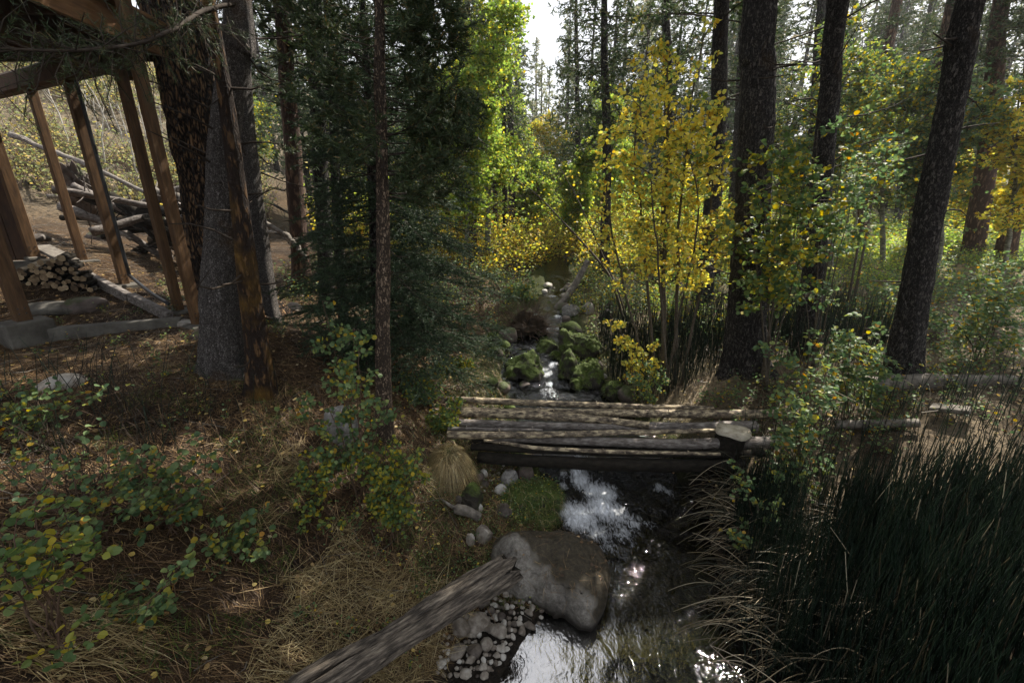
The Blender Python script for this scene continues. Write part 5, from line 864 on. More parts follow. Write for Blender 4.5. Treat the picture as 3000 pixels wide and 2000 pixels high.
# lime aspens behind the fir
for i, (px, py, Y, top_, wpx, R_, lm, la) in enumerate([(1428, 760, 13, -80, 18, 1.25, 'lime', 'tall lime-green aspen between the pine boughs and the sky gap'), (1360, 760, 12, 60, 14, .85, 'lime', 'lime aspen partly hidden behind the slender pine boughs'), (1345, 720, 14, 330, 10, .7, 'yellow', 'small yellow aspen behind the right tips of the pine boughs'), (1690, 690, 14.5, 420, 10, .6, 'lime', 'small lime aspen below the sky gap on the right'), (1480, 700, 21, 150, 12, 1.3, 'lime', 'sunlit lime aspen below the left side of the sky gap'), (1610, 700, 24, 330, 12, 1.5, 'willow', 'golden tree at the very bottom of the sky gap'), (1740, 690, 19, 250, 12, 1.3, 'lime', 'sunlit light green tree left of the yellow aspen'), (1540, 700, 18, 430, 10, 1.2, 'lime', 'low lime tree over the golden thicket'),
                                                        (2450, 760, 11, 60, 16, 1.1, 'mixed', 'green aspen behind the medium dark trunk'), (2600, 740, 12, 160, 14, 1.3, 'mixed', 'light green aspen right of the medium dark trunk'), (2760, 760, 11, 100, 14, 1.2, 'bush', 'green aspen behind the leaning dark trunk'), (2520, 700, 16, 100, 12, 1.5, 'lime', 'farther light green aspen above the bright clearing'), (2970, 700, 10.5, 230, 14, .7, 'yellow', 'yellow maple-like tree at the right edge'), (2320, 700, 15, 200, 12, 1.3, 'mixed', 'green and yellow aspen between thickest and medium trunks'), (1230, 720, 14, 200, 12, 1.1, 'mixed', 'yellow-green aspen glimpsed through the slender pine'), (1010, 700, 16, 250, 12, 1.2, 'mixed', 'yellow-green aspen glimpsed left of the slender pine'), (2850, 690, 14, 420, 12, 1.0, 'willow', 'golden small tree between the leaning trunk and the right edge'), (720, 640, 19, 300, 12, 1.4, 'mixed', 'leafy tree on the slope behind the grey trunks')]):
    rg = np.random.default_rng(90 + i); b = P(px, py, Y); b[2] = hz(b[0], b[1]) - .1; tp_ = P(px + rg.uniform(-20, 20), top_, Y); Ht = tp_[2] - b[2]; r0 = wpx / 2 / FPX * Y; stm = [(stemp(rg, [b, b * .5 + tp_ * .5 + rg.normal(size=3) * .1, tp_], 20, .05), r0, .012)]
    for q in range(5):
        j = 5 + q * 2; o = stm[0][0][j]; a = rg.uniform(0, 6.28); e = o + np.array([math.cos(a) * R_ * .7, math.sin(a) * R_ * .7, Ht * .22]); stm.append((stemp(rg, [o, (o + e) / 2 + [0, 0, -.05], e], 10, .04), r0 * .4, .008))
    broadleaf('maple_tree' if 'maple' in la else 'aspen_tree', la, 'tree', stm, lm, 'bark_aspen', rg, group='broadleaf trees behind the near trunks', n_twig=48 if px > 2250 else 92, tw_len=R_ * .8, start=.22, up=.15, lpt=5 if px > 2250 else 7, size=.07, sub=4, taper=.55)
# ================================================================== SAPLINGS AND SHRUBS
def multi(px, py, Y, tips, r0=.008, n=14, wob=.02):
    """stems from one foot to several photo points (px, py, Y)"""
    b = P(px, py, Y); b[2] = hz(b[0], b[1]) - .03; out = []
    for k, tpp in enumerate(tips):
        e = P(*tpp); mid = b * .5 + e * .5; mid[:2] = b[:2] * .62 + e[:2] * .38; o = b + [math.cos(k * 2.4) * .05, math.sin(k * 2.4) * .05, 0]; out.append((stemp(rg, [o, mid, e], n, wob), r0 * (1 - .05 * (k % 5)), .002))
    return out
rg = np.random.default_rng(101)
# green leaf cloud in front of the thickest trunk
for nm, la, stm, kw, lm in [
    ('alder_sapling', 'leafy green sapling spreading in front of the thickest dark trunk', multi(2262, 1020, 5.4, [(2230, 420, 5.0), (2300, 380, 5.1), (2180, 560, 4.8), (2380, 420, 5.0), (2290, 600, 4.7), (2210, 700, 4.9), (2400, 600, 4.9)], .016), dict(n_twig=17, tw_len=.4, start=.56, up=.05, lpt=5, size=.058, sub=3, taper=.2, hor=1.4), 'mixed'),
    ('alder_sapling', 'leafy green sapling spreading between the thickest and medium dark trunks', multi(2395, 1010, 5.6, [(2400, 380, 5.2), (2480, 330, 5.5), (2520, 450, 5.3), (2450, 560, 5.0), (2340, 700, 5.2)], .015), dict(n_twig=15, tw_len=.4, start=.56, up=.05, lpt=5, size=.055, sub=3, taper=.2, hor=1.4), 'bush'),
    ('crooked_sapling', 'thin crooked dark sapling in the bright clearing with pine tufts above', multi(2475, 985, 7.2, [(2600, 420, 7.4), (2560, 380, 7.0)], .03), dict(n_twig=24, tw_len=.5, start=.6, up=.1, lpt=5, size=.05, sub=2, taper=.3), 'bush'),
    ('hanging_sapling', 'bright green sapling drooping over the right end of the bridge', multi(2350, 1440, 3.75, [(2245, 960, 3.7), (2330, 1000, 3.8), (2420, 1000, 4.0), (2250, 1250, 3.5), (2300, 1150, 3.6), (2280, 1380, 3.45), (2370, 1120, 3.7)], .009), dict(n_twig=13, tw_len=.26, start=.25, up=-.05, lpt=5, size=.046, sub=2, taper=.3, hor=1.5), 'bush'),
    ('leafy_bush', 'low leafy bush between the medium and leaning dark trunks', multi(2500, 1160, 4.7, [(2430, 970, 4.8), (2490, 960, 4.8), (2560, 1010, 4.7), (2600, 1050, 4.6), (2540, 930, 5.0)], .008), dict(n_twig=17, tw_len=.3, start=.25, up=.0, lpt=5, size=.05, sub=2, taper=.3, hor=1.5), 'bush'),
    ('leafy_bush', 'small pale-leaved sprig at the water edge below the stump', multi(2230, 1520, 3.2, [(2180, 1385, 3.2), (2150, 1540, 3.0), (2260, 1480, 3.1), (2200, 1600, 2.95)], .005), dict(n_twig=10, tw_len=.16, start=.4, up=.0, lpt=5, size=.035, sub=1, taper=.3, hor=1.5), 'bush'),
    ('yellow_leaf_sapling', 'little yellow-leaved sapling in the dead reeds beyond the bridge', multi(1880, 1150, 6.1, [(1850, 980, 6.1), (1790, 920, 6.2), (1900, 1020, 6.0), (1840, 1060, 6.0)], .007), dict(n_twig=14, tw_len=.24, start=.35, up=.1, lpt=5, size=.045, sub=2, taper=.3), 'yellow'),
    ('leafy_bush', 'thin green bush behind the bridge at the edge of the reeds', multi(1895, 1165, 5.7, [(1880, 1050, 5.7), (1930, 1080, 5.7), (1860, 1110, 5.6)], .006), dict(n_twig=14, tw_len=.2, start=.2, up=.1, lpt=5, size=.035, sub=2, taper=.3), 'bush'),
    ('leafy_bush', 'tall leafy shrub at the right edge beyond the fallen log', multi(2860, 1080, 5.6, [(2820, 800, 5.6), (2900, 760, 5.6), (2980, 820, 5.5), (2760, 900, 5.6), (2920, 900, 5.4), (3020, 740, 5.7)], .01), dict(n_twig=22, tw_len=.4, start=.25, up=.0, lpt=6, size=.045, sub=2, taper=.3, hor=1.5), 'bush'),
    ('leafy_bush', 'airy shrub in the sunny clearing right of the medium dark trunk', multi(2560, 1010, 7, [(2520, 860, 7), (2580, 820, 7), (2640, 880, 7), (2470, 900, 7), (2610, 930, 6.8)], .01), dict(n_twig=20, tw_len=.4, start=.25, up=.0, lpt=6, size=.045, sub=2, taper=.3, hor=1.5), 'bush'),
    ('pale_leaved_bush', 'small silver-leaved bush above the root mass upstream', multi(1520, 930, 10, [(1540, 830, 10), (1500, 850, 10), (1560, 870, 9.8), (1480, 900, 9.7)], .01), dict(n_twig=24, tw_len=.4, start=.1, up=.1, lpt=6, size=.05, sub=2, taper=.3), 'bush'),
    ('mid_sapling', 'upright green sapling in front of the grey boulder left of the slender pine', multi(1052, 1360, 3.25, [(950, 880, 3.3), (1060, 1010, 3.2), (880, 1160, 3.1), (1000, 1060, 3.2), (1120, 1180, 3.2), (1030, 960, 3.3), (930, 1130, 3.1)], .008), dict(n_twig=17, tw_len=.2, start=.42, up=.1, lpt=5, size=.04, sub=1, taper=.3), 'bush'),
    ('leafy_bush', 'low green and yellow bush right of the upright sapling', multi(1130, 1440, 3.1, [(1060, 1330, 3.1), (1120, 1290, 3.15), (1190, 1320, 3.1), (1240, 1360, 3.1), (1090, 1380, 3.0), (1160, 1380, 3.0)], .006), dict(n_twig=20, tw_len=.18, start=.25, up=.1, lpt=5, size=.034, sub=2, taper=.3), 'mixed'),
    ('leafy_bush', 'small yellowing bush left of the low bush, under the grey boulder', multi(930, 1430, 3.05, [(900, 1330, 3.05), (950, 1320, 3.1), (970, 1370, 3.0), (910, 1390, 2.95)], .005), dict(n_twig=12, tw_len=.14, start=.3, up=.1, lpt=5, size=.034, sub=1, taper=.3), 'mixed'),
    ('leafy_bush', 'tiny sprig with round yellow-green leaves on the straw bank', multi(905, 1530, 2.85, [(890, 1460, 2.85), (920, 1490, 2.85), (1050, 1510, 2.8)], .003), dict(n_twig=6, tw_len=.1, start=.4, up=.1, lpt=4, size=.034, sub=1, taper=.3), 'mixed'),
    ('leafy_bush', 'yellow-green bush at the left end of the bridge', multi(1290, 1290, 4.6, [(1290, 1190, 4.6), (1330, 1170, 4.7), (1260, 1230, 4.5), (1310, 1240, 4.5)], .006), dict(n_twig=16, tw_len=.2, start=.2, up=.1, lpt=6, size=.034, sub=2, taper=.3), 'mixed'),
    ('leafy_bush', 'green bush between the slender pine and the left bridge end', multi(1220, 1230, 5.0, [(1210, 1100, 5.0), (1250, 1080, 5.2), (1180, 1150, 4.9), (1280, 1130, 5.1), (1240, 1160, 4.9)], .007), dict(n_twig=18, tw_len=.28, start=.15, up=.1, lpt=6, size=.036, sub=2, taper=.3), 'bush'),
    ('leafy_bush', 'bush with pale sunlit leaves low on the left bank upstream', multi(1330, 1120, 6.2, [(1320, 1040, 6.2), (1360, 1060, 6.2), (1300, 1070, 6.1)], .007), dict(n_twig=18, tw_len=.25, start=.15, up=.1, lpt=6, size=.036, sub=2, taper=.3), 'mixed'),
    ('round_leaf_shrub', 'yellow and green large-leaved shrub at the lower left edge', multi(190, 1960, 1.45, [(40, 1560, 1.5), (120, 1640, 1.45), (-40, 1500, 1.55), (170, 1560, 1.5), (60, 1680, 1.4), (230, 1600, 1.5), (100, 1450, 1.6), (200, 1880, 1.35), (-30, 1620, 1.45)], .006), dict(n_twig=7, tw_len=.16, start=.6, up=.15, lpt=3, size=.038, sub=1, taper=.2, hor=1.6), 'mixed'),
    ('round_leaf_shrub', 'green shrub on the left with round leaves over the dark twigs', multi(260, 1560, 2.1, [(80, 1330, 2.2), (180, 1300, 2.2), (300, 1380, 2.15), (380, 1340, 2.2), (240, 1430, 2.1), (130, 1420, 2.0), (420, 1440, 2.1), (330, 1490, 2.05), (20, 1300, 2.2)], .006), dict(n_twig=9, tw_len=.22, start=.45, up=.1, lpt=3, size=.035, sub=1, taper=.2, hor=1.6), 'bush'),
    ('round_leaf_shrub', 'green and yellow shrub by the left edge in front of the near pier', multi(90, 1330, 2.9, [(60, 1100, 3.0), (160, 1120, 3.0), (20, 1180, 2.9), (230, 1180, 2.95), (120, 1200, 2.8), (-60, 1150, 2.9), (260, 1140, 3.0), (60, 1250, 2.7)], .006), dict(n_twig=10, tw_len=.26, start=.4, up=.1, lpt=3, size=.04, sub=1, taper=.2, hor=1.6), 'bush'),
    ('round_leaf_shrub', 'sparse green shrub in the middle of the left bank', multi(480, 1500, 2.4, [(400, 1350, 2.5), (520, 1330, 2.6), (580, 1310, 2.6), (450, 1420, 2.4), (540, 1440, 2.4), (380, 1290, 2.6), (500, 1480, 2.3)], .005), dict(n_twig=11, tw_len=.2, start=.4, up=.1, lpt=4, size=.042, sub=1, taper=.2, hor=1.6), 'bush'),
    ('round_leaf_shrub', 'small green sprigs on the straw bank right of the sparse shrub', multi(680, 1600, 2.4, [(640, 1520, 2.4), (700, 1500, 2.45), (740, 1490, 2.5), (610, 1550, 2.35), (770, 1590, 2.4)], .004), dict(n_twig=6, tw_len=.13, start=.4, up=.1, lpt=4, size=.042, sub=1, taper=.2, hor=1.6), 'bush'),
    ('round_leaf_shrub', 'low sprigs above the pale stem near the bottom left', multi(420, 1860, 1.75, [(380, 1780, 1.75), (250, 1760, 1.7), (430, 1800, 1.75), (500, 1700, 1.9), (520, 1650, 1.95)], .004), dict(n_twig=5, tw_len=.12, start=.45, up=.1, lpt=4, size=.038, sub=1, taper=.2, hor=1.6), 'bush')]:
    small = nm not in ('alder_sapling', 'crooked_sapling'); broadleaf(nm, la, 'sapling' if 'sapling' in nm else 'bush', stm, lm, 'bark_sap' if not small else 'redstem', rg, sname='stem', sseg=6, **kw)
# arching bare saplings over the stream
for pts, w0, la in [([(1830, 950, 8), (1795, 830, 8), (1750, 760, 8), (1650, 650, 8.2), (1560, 560, 8.4), (1490, 520, 8.6)], 9, 'thin bare sapling arching left over the upper stream'), ([(1850, 1000, 7.8), (1820, 880, 7.8), (1780, 780, 7.9), (1700, 600, 8.1), (1640, 490, 8.4)], 6, 'second bare sapling leaning left behind the yellow aspen'), ([(2430, 880, 8), (2400, 760, 8), (2440, 620, 8.2), (2450, 560, 8.2)], 9, 'slim straight sapling beside the medium dark trunk'), ([(2280, 900, 6.6), (2262, 800, 6.6), (2268, 700, 6.6), (2290, 620, 6.6)], 7, 'bare twisting sapling right of the thickest trunk')]:
    p = smooth_path([P(*q) for q in pts], 40); p[0][2] -= .3; t = thing('bare_sapling', la, 'sapling', p[0]); m = MB(); tube(m, p, np.linspace(w0, 2, 40) / 2 / FPX * 8, 6, True, 0, .15, 3, 4); m.build('stem', M['bark_sap'], t)
    A = p[rg.integers(10, 39, 26)]; D = nrm(rg.normal(size=A.shape)); m = MB(); fast_tubes(m, A, A + D * rg.uniform(.15, .5, (26, 1)), .005, .002, 0, rg.normal(size=A.shape) * .05, 3); m.build('twigs', M['twig'], t)
    nl_ = 60; C_ = A[rg.integers(0, 26, nl_)] + rg.normal(size=(nl_, 3)) * .15; m = MB(); leaves(m, C_, rg.normal(size=(nl_, 3)), rg.normal(size=(nl_, 3)) + [0, 0, 1], .05, .045); m.build('leaves', LEAF['yellow'], t, False)
# pale bare stems on the sunny hillside behind the deck posts
for i in range(16):
    px, py = rg.uniform(170, 560), rg.uniform(380, 560); b = hit(px, py, 30); h_ = rg.uniform(1.2, 2.6); m = MB(); a = rg.uniform(-.5, .5); pth = stemp(rg, [b - [0, 0, .1], b + [a * .3, 0, h_ * .5], b + [a, .1, h_]], 12, .05); tube(m, pth, np.linspace(.028, .008, 12), 6)
    A = pth[rg.integers(4, 12, 6)]; fast_tubes(m, A, A + nrm(rg.normal(size=A.shape) + [0, 0, .8]) * rg.uniform(.3, .8, (6, 1)), .012, .004, 0, rg.normal(size=A.shape) * .08, 3)
    tag(m.build('dead_shrub', M['palestem']), 'pale leafless stem on the sunny hillside behind the deck posts', 'sapling', 'pale bare stems on the hillside')

# ================================================================== GROUND COVER (uncountable)
rg = np.random.default_rng(201)
def cx_left(y): c, hw, zw = stream(y); return c - hw
def cx_right(y): c, hw, zw = stream(y); return c + hw
def gpts(n, x0, x1, y0, y1, cond=None, dens=None):
    x = rg.uniform(x0, x1, n); y = y0 + (y1 - y0) * rg.random(n) ** (dens or 1.0)
    if cond is not None: k = cond(x, y); x, y = x[k], y[k]
    return np.stack([x, y, hgt(x, y)], 1)
def gnorm(p, e=.06):
    hx = hgt(p[:, 0] + e, p[:, 1]) - hgt(p[:, 0] - e, p[:, 1]); hy = hgt(p[:, 0], p[:, 1] + e) - hgt(p[:, 0], p[:, 1] - e); return hx / (2 * e), hy / (2 * e)
def lying(n, region, L, W, mbk, lift=.012, curl=.25, rise=.12, adir=None):
    p = gpts(n, *region); n = len(p); sx, sy = gnorm(p); a = rg.uniform(0, 2 * np.pi, n) if adir is None else rg.normal(adir, .7, n); d = np.stack([np.cos(a), np.sin(a), np.cos(a) * sx + np.sin(a) * sy + rg.normal(0, rise, n)], 1); l = rg.uniform(*L, n)
    p = p + [0, 0, 1] * rg.uniform(.002, lift, (n, 1)); blades(mbk, p, d, l, rg.uniform(*W, n), curl * rg.random(n), rg, 0, 2)
leftc = lambda x, y: (x < cx_left(y) - .05) & ~((x > cx_left(y) - .62) & (y < 2.75) & (y > 1.4))
near = lambda x, y: leftc(x, y) & (np.abs(x) < y * 1.45 + .5)
m = MB(); lying(70000, (-9, .2, .9, 4.5, near, 1.1), (.06, .18), (.0022, .004), m); lying(60000, (-10, 0, 3.5, 9.5, near), (.09, .2), (.004, .008), m); lying(9000, (-9, .2, .9, 5, near), (.2, .5), (.003, .006), m, .03, .15, .1)
tag(m.build('pine_needle_litter', LEAF['litter'], None, False), kind='stuff')
# dead straw-like grass on the near bank (flattened) and beside the log
strawc = lambda x, y: near(x, y) & (fbm(x * 1.3, y * 1.3, 0, 301, 3) + np.exp(-((x + 1.0) ** 2 + (y - 2.3) ** 2) / .9) * 1.0 > .52)
m = MB(); lying(50000, (-4, .6, .9, 4.6, strawc), (.1, .3), (.0025, .0045), m, .05, .5, .35, .8)
p = gpts(16000, -4, .6, .9, 5, strawc); d = rg.normal(size=(len(p), 3)) * [1, 1, .3] + [.2, .1, .55]; blades(m, p, d, rg.uniform(.08, .24, len(p)), .0035, rg.uniform(.5, 1.3, len(p)), rg, 0, 4)
p = BANKV[BANKV[:, 2] > BANKV[:, 2].mean() - .03]; p = p[rg.integers(0, len(p), 1500)]; blades(m, p, rg.normal(size=(len(p), 3)) * [.8, .8, .2] + [.1, -.1, .5], rg.uniform(.05, .17, len(p)), .0035, rg.uniform(.6, 1.6, len(p)), rg, 0, 3)
# shaggy dry grass over the round boulder at the bridge end
bv = BV[252]; c = bv.mean(0); p = bv[bv[:, 2] > c[2] + .02]; n_ = 2200; p = p[rg.integers(0, len(p), n_)]; dd = nrm((p - c) * [1, 1, .4]) + [0, 0, .2]; blades(m, p, dd + rg.normal(size=dd.shape) * .2, rg.uniform(.1, .26, n_), .004, 1.6, rg, 0, 5)
tag(m.build('dry_grass', LEAF['straw'], None, False), kind='stuff')
# green grass
gcond = lambda x, y: leftc(x, y) & (np.abs(x) < y * 1.4 + .5) & (fbm(x * 2.2, y * 2.2, 0, 305, 3) + .95 * sstep(1.7, .3, cx_left(y) - x) * sstep(2.3, 3.2, y) - .12 * sstep(4, 5.5, y) + .5 * np.exp(-((x + .55) ** 2 + (y - 3.5) ** 2) / .5) > .27)
m = MB(); p = gpts(75000, -3.5, 1.2, 1.2, 8.5, gcond); d = rg.normal(size=(len(p), 3)) * [.7, .7, .2] + [.1, -.1, .8]; blades(m, p, d, rg.uniform(.05, .2, len(p)), .004, rg.uniform(.2, 1.1, len(p)), rg, 0, 3)
p = BANKV[BANKV[:, 2] > BANKV[:, 2].mean() - .05]; p = p[rg.integers(0, len(p), 5200)] + rg.normal(size=(5200, 3)) * [.012, .012, .004]; blades(m, p, rg.normal(size=(len(p), 3)) * [.7, .7, .2] + [.1, -.1, .6], rg.uniform(.05, .15, len(p)), .004, rg.uniform(.5, 1.6, len(p)), rg, 0, 3)
for (c_, w_, h_) in mossy:     # moss tufts
    n_ = 500; v = nrm(rg.normal(size=(n_, 3)) * [1, 1, 1] + [0, 0, .6]); p = c_ + v * [w_ * .95, w_ * .8, h_ * .9]; blades(m, p, v + [0, 0, .4], rg.uniform(.03, .09, n_), .006, rg.uniform(.4, 1.4, n_), rg, 0, 2)

c = BC; n_ = 0
tag(m.build('green_grass', LEAF['grass'], None, False), kind='stuff')
# needles and leaves lying on the big boulder
bb = bpy.data.objects['stream_boulder']; bv = np.empty(len(bb.data.vertices) * 3, np.float32); bb.data.vertices.foreach_get('co', bv); bv = bv.reshape(-1, 3).astype(float); bv = bv[bv[:, 2] > .2]
m = MB(); p = bv[rg.integers(0, len(bv), 260)] + [0, 0, .006]; d = rg.normal(size=p.shape) * [1, 1, .08]; blades(m, p, d, rg.uniform(.04, .16, len(p)), .003, .05, rg, 0, 2); p = bv[rg.integers(0, len(bv), 14)] + [0, 0, .008]; leaves(m, p, rg.normal(size=p.shape) * [1, 1, .1], rg.normal(size=p.shape) * .2 + [0, 0, 1], .035, .03); tag(m.build('boulder_litter', LEAF['litter'], None, False), kind='stuff')
# fallen leaves, twigs
m = MB(); p = np.concatenate([gpts(1400, -7, 1.5, 1, 8, near), gpts(2200, 1.5, 10, 3.4, 12, lambda x, y: x > cx_right(y))]); n_ = len(p); leaves(m, p + [0, 0, .02], rg.normal(size=(n_, 3)) * [1, 1, .2], rg.normal(size=(n_, 3)) * .35 + [0, 0, 1], .035, .032); tag(m.build('fallen_leaves', LEAF['fallen'], None, False), kind='stuff')
m = MB(); p = np.concatenate([gpts(700, -7, .8, 1, 9, near), gpts(2600, -16, -4.5, 7, 14), gpts(700, 1.8, 10, 5, 13, lambda x, y: x > cx_right(y) + .2)]); n_ = len(p); a = rg.uniform(0, 6.28, n_); sx, sy = gnorm(p); d = np.stack([np.cos(a), np.sin(a), np.cos(a) * sx + np.sin(a) * sy + rg.normal(0, .15, n_)], 1); fast_tubes(m, p + [0, 0, .015], p + [0, 0, .015] + d * rg.uniform(.08, .5, (n_, 1)), rg.uniform(.002, .006, n_), .0015, 0, rg.normal(size=p.shape) * [.03, .03, .01], 2); tag(m.build('fallen_twigs', M['deadwood']), kind='stuff')
# low green ground plants on both sides
def groundplants(name, region, n, leafm, hgt_, size, lp, dens=1.0, wmul=1.0, minw=.002):
    p = gpts(n, *region); n = len(p); k = 4; rep = np.repeat(np.arange(n), k); a = rg.uniform(0, 6.28, n * k); h = hgt_ * rg.uniform(.4, 1.2, n * k); e = p[rep] + np.stack([np.cos(a) * h * .6, np.sin(a) * h * .6, h], 1); mm_ = MB(); fast_tubes(mm_, p[rep], e, minw, minw * .6, 0, np.stack([0 * a, 0 * a, h * .08], 1), 2)
    r2 = np.repeat(np.arange(n * k), lp); u = rg.uniform(.25, 1.05, len(r2))[:, None]; c = p[rep][r2] + (e - p[rep])[r2] * u + rg.normal(size=(len(r2), 3)) * size * .9; d = rg.normal(size=c.shape) * [1, 1, .5]; N = rg.normal(size=c.shape) * .5 + [0, 0, 1]; sz = size * rg.uniform(.6, 1.2, len(r2)); leaves(mm_, c, d, N, sz, sz * .85 * wmul, 1); o = mm_.build(name, [M['redstem'], LEAF[leafm]], None, False); tag(o, kind='stuff')
groundplants('understory_plants', (1.9, 17, 5.2, 17, lambda x, y: (x > cx_right(y) + .5) & (np.abs(x) < y * 1.35 + .6) & (fbm(x * .9, y * .9, 0, 311, 3) > -.1), .9), 2100, 'bush', .38, .05, 8)
groundplants('sunny_plants', (3, 15, 7.5, 16, lambda x, y: (x > cx_right(y) + 1.2) & (np.abs(x) < y * 1.3) & (fbm(x * .7, y * .7, 0, 319, 3) > -.05)), 1300, 'lime', .45, .05, 8)  # lime leaves put the clearing's sunlight into the plant colour
groundplants('reed_edge_plants', (2.6, 9, 3.9, 5.6), 260, 'bush', .25, .035, 7)
groundplants('clearing_plants', (3, 26, 12, 30, lambda x, y: (x > cx_right(y) + .8) & (np.abs(x) < y * 1.35) & (fbm(x * .4, y * .4, 0, 312, 3) > -.1)), 2600, 'lime', .6, .09, 8)
groundplants('bank_plants', (-7, .8, 2.2, 8, lambda x, y: leftc(x, y) & (np.abs(x) < y * 1.4) & (fbm(x * 1.1, y * 1.1, 0, 313, 3) > .16)), 520, 'bush', .12, .022, 6)
groundplants('hillside_brush', (-26, -6, 11.5, 27, lambda x, y: (x > -y * 1.35) & (x < -y * .55) & (fbm(x * .35, y * .35, 0, 314, 3) > -.2)), 3600, 'hill', 1.0, .075, 9, minw=.008)
groundplants('golden_thicket', (-7, 9, 11.2, 24, lambda x, y: (np.abs(x - np.interp(y, ST[:, 0], ST[:, 1])) > .35 * (y < 14) + (y < 12.5) * .4) & (x > -y * .42) & (fbm(x * .6, y * .6, 0, 315, 3) > -.3), .85), 2900, 'willow', 1.15, .075, 12, minw=.005)
groundplants('green_thicket', (-8, 10, 14, 34, lambda x, y: (fbm(x * .4, y * .4, 0, 316, 3) > -.1) & (x > -y * .45)), 1500, 'lime', 2.2, .11, 12, minw=.008)
groundplants('bank_brush', (-4.5, .9, 7.6, 12.2, lambda x, y: (x < cx_left(y) - .5) & (fbm(x * 1.0, y * 1.0, 0, 317, 3) > -.3)), 260, 'bush', .4, .045, 8, minw=.004)
groundplants('right_bank_brush', (1.0, 5, 7.2, 12.5, lambda x, y: (x > cx_right(y) + .25) & (fbm(x * 1.0, y * 1.0, 0, 318, 3) > -.15)), 200, 'mixed', .4, .045, 8, minw=.004)
m = MB(); p = BANKV[BANKV[:, 2] > BANKV[:, 2].mean() + .02]; p = p[rg.integers(0, len(p), 420)] + [0, 0, 1] * rg.uniform(.02, .09, (420, 1)); leaves(m, p, rg.normal(size=p.shape) * [1, 1, .4], rg.normal(size=p.shape) * .4 + [0, 0, 1], rg.uniform(.014, .028, 420), .017); p = gpts(1500, -1.6, .3, 2.8, 4.6, leftc); p += [0, 0, 1] * rg.uniform(.02, .08, (len(p), 1)); leaves(m, p, rg.normal(size=p.shape) * [1, 1, .4], rg.normal(size=p.shape) * .4 + [0, 0, 1], .018, .016); tag(m.build('small_ground_leaves', LEAF['bush'], None, False), kind='stuff')
# dead reeds, dry grass on the right of the stream
m = MB(); rc = lambda x, y: (x > cx_right(y) - .02) & (x < cx_right(y) + 3 + y * .3)
p = gpts(30000, 1.6, 12, 4.7, 13, rc, 1.5); d = rg.normal(size=(len(p), 3)) * [.8, .8, .3] + [0, 0, .6]; blades(m, p, d, rg.uniform(.12, .5, len(p)), .006, rg.uniform(.3, 1.3, len(p)), rg, 0, 3); tag(m.build('dead_reeds', LEAF['deadreed'], None, False), kind='stuff')
# green grass of the rises and upstream banks
m = MB(); p = gpts(14000, -5, 11, 7, 14, lambda x, y: (x < cx_left(y) - .05) | (x > cx_right(y) + .05)); blades(m, p, rg.normal(size=(len(p), 3)) * [.6, .6, .2] + [0, 0, .8], rg.uniform(.1, .35, len(p)), .009, rg.uniform(.2, 1.2, len(p)), rg, 0, 3); tag(m.build('upstream_grass', LEAF['grass'], None, False), kind='stuff')
# rushes: dense dark upright stems
def rushes(name, n, region, L, w, leafm, lean=.08, seg=3, droop=0.0, mbk=None, bend=.045):
    p = gpts(n, *region); n = len(p); a = nrm(rg.normal(size=(n, 3)) * [lean, lean, 0] + [0, 0, 1]); l = rg.uniform(*L, n); b = rg.normal(size=(n, 3)) * [bend, bend, 0] * l[:, None]; o = mbk or MB(); fast_tubes(o, p - [0, 0, .03], p + a * l[:, None], w, w * .55, 0, b, seg, 3)
    if mbk is None: tag(o.build(name, LEAF[leafm], None, True), kind='stuff')
rr_ = lambda x, y: (x > cx_right(y) + .12 + .1 * np.sin(y * 5)) & (y < 3.75 - .28 * (x - 2.7)) & (x > 1.8 + (y - 3.0) * .85) & (fbm(x * 2.6, y * 2.6, 0, 330, 3) > -.12 - .3 * rg.random(len(x)))
o = MB(); rushes('', 20000, (1.9, 7, .9, 4.35, rr_), (.4, .8), .0044, '', .045, 3, mbk=o); rushes('', 1500, (1.6, 3.2, .9, 4.0, lambda x, y: (x > cx_right(y) + .1) & (x < cx_right(y) + .8)), (.25, .6), .004, '', .25, 3, mbk=o); rushes('', 500, (1.9, 8, 3.0, 4.8, lambda x, y: x > 2.7), (.4, .75), .005, '', .05, 2, mbk=o)
rushes('', 2200, (1.6, 6, 5.9, 8, lambda x, y: x > cx_right(y) + .25), (.45, .85), .0055, '', .07, 2, mbk=o); rushes('', 130, (-4.6, -2.2, 2.3, 4.3), (.2, .5), .004, '', .25, 2, mbk=o)
tag(o.build('rushes', LEAF['rush'], None, True), kind='stuff')
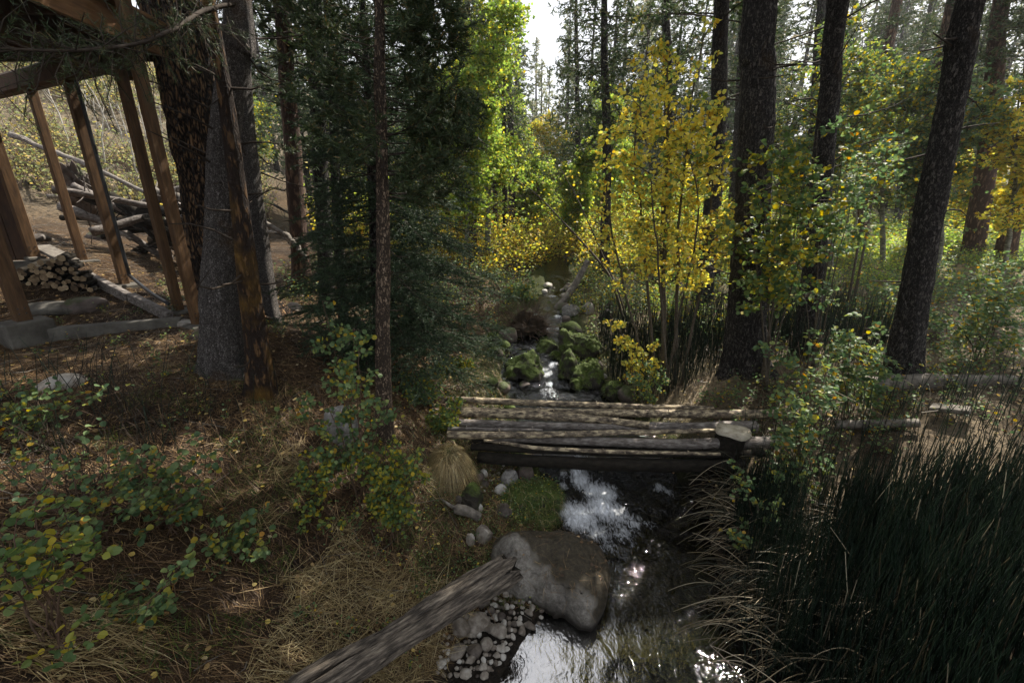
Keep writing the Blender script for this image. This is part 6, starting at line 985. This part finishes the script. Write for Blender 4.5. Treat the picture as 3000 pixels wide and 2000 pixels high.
# bent dead rush stems arching to the water
y = rg.uniform(1.3, 4.0, 620); x = cx_right(y) + rg.uniform(.1, 1.1, 620); p = np.stack([x, y, hgt(x, y) + rg.uniform(0, .3, 620)], 1); p = np.concatenate([p, p + rg.normal(size=p.shape) * [.06, .1, .05]]); m = MB()
d = np.stack([-rg.uniform(.5, 1.3, 1240), rg.normal(0, .45, 1240), rg.uniform(.15, .9, 1240)], 1); l = rg.uniform(.22, .62, 1240)
for i in range(1000):
    s = np.linspace(0, 1, 7)[:, None]; q = p[i] + nrm(d[i]) * l[i] * s - np.array([0, 0, 1]) * (l[i] * rg.uniform(.3, .8) * s ** 2); tube(m, q, np.linspace(.0042, .0022, 7), 4, False)
n_ = 24; x = rg.uniform(2.4, 5.5, n_); y = rg.uniform(1.2, 4.2, n_); p = np.stack([x, y, hgt(x, y) + rg.uniform(.5, 1.05, n_)], 1); fast_tubes(m, p, p + nrm(rg.normal(size=(n_, 3)) * [1, 1, .5]) * rg.uniform(.1, .35, (n_, 1)), .004, .003, 0, None, 1, 4)
tag(m.build('dead_rushes', LEAF['rushdead'], None, True), kind='stuff')
# bare dark twigs of the left shrubs
m = MB(); A = []; B = []
for (px, py, k, h_) in [(290, 1150, 26, .45), (420, 1240, 26, .5), (330, 1260, 18, .5), (600, 1220, 10, .35), (150, 1350, 40, .4), (120, 1000, 10, .4), (450, 1330, 16, .35), (250, 1450, 50, .35)]:
    b = hit(px, py, 12); q = b + rg.normal(size=(k, 3)) * [.14, .12, 0]; e = q + nrm(rg.normal(size=(k, 3)) * [.5, .4, .2] + [0, 0, 1]) * h_ * rg.uniform(.4, 1.2, (k, 1)); A.append(q); B.append(e)
A, B = np.concatenate(A), np.concatenate(B); fast_tubes(m, A, B, .0035, .0015, 0, rg.normal(size=A.shape) * .04, 3); u = rg.uniform(.3, .9, (len(A), 1)); c = A + (B - A) * u; fast_tubes(m, c, c + nrm(rg.normal(size=A.shape) + [0, 0, .6]) * .14, .002, .001, 0, None, 1); tag(m.build('bare_twigs', M['twig']), kind='stuff')

# ================================================================== HAZE
m, ns, lk, out = mat('thin_haze'); pv = ns.new('ShaderNodeVolumePrincipled'); pv.inputs['Density'].default_value = .0011; pv.inputs['Color'].default_value = (.97, .98, 1, 1); pv.inputs['Anisotropy'].default_value = .25; lk.new(pv.outputs[0], out.inputs['Volume'])
hb = MB(); zlo = float(GV[:, 2].min()) - 1; zhi = 60.0; box(hb, (0, 180, (zlo + zhi) / 2), (760, 560, zhi - zlo)); tag(hb.build('haze', m, None, False), kind='stuff')
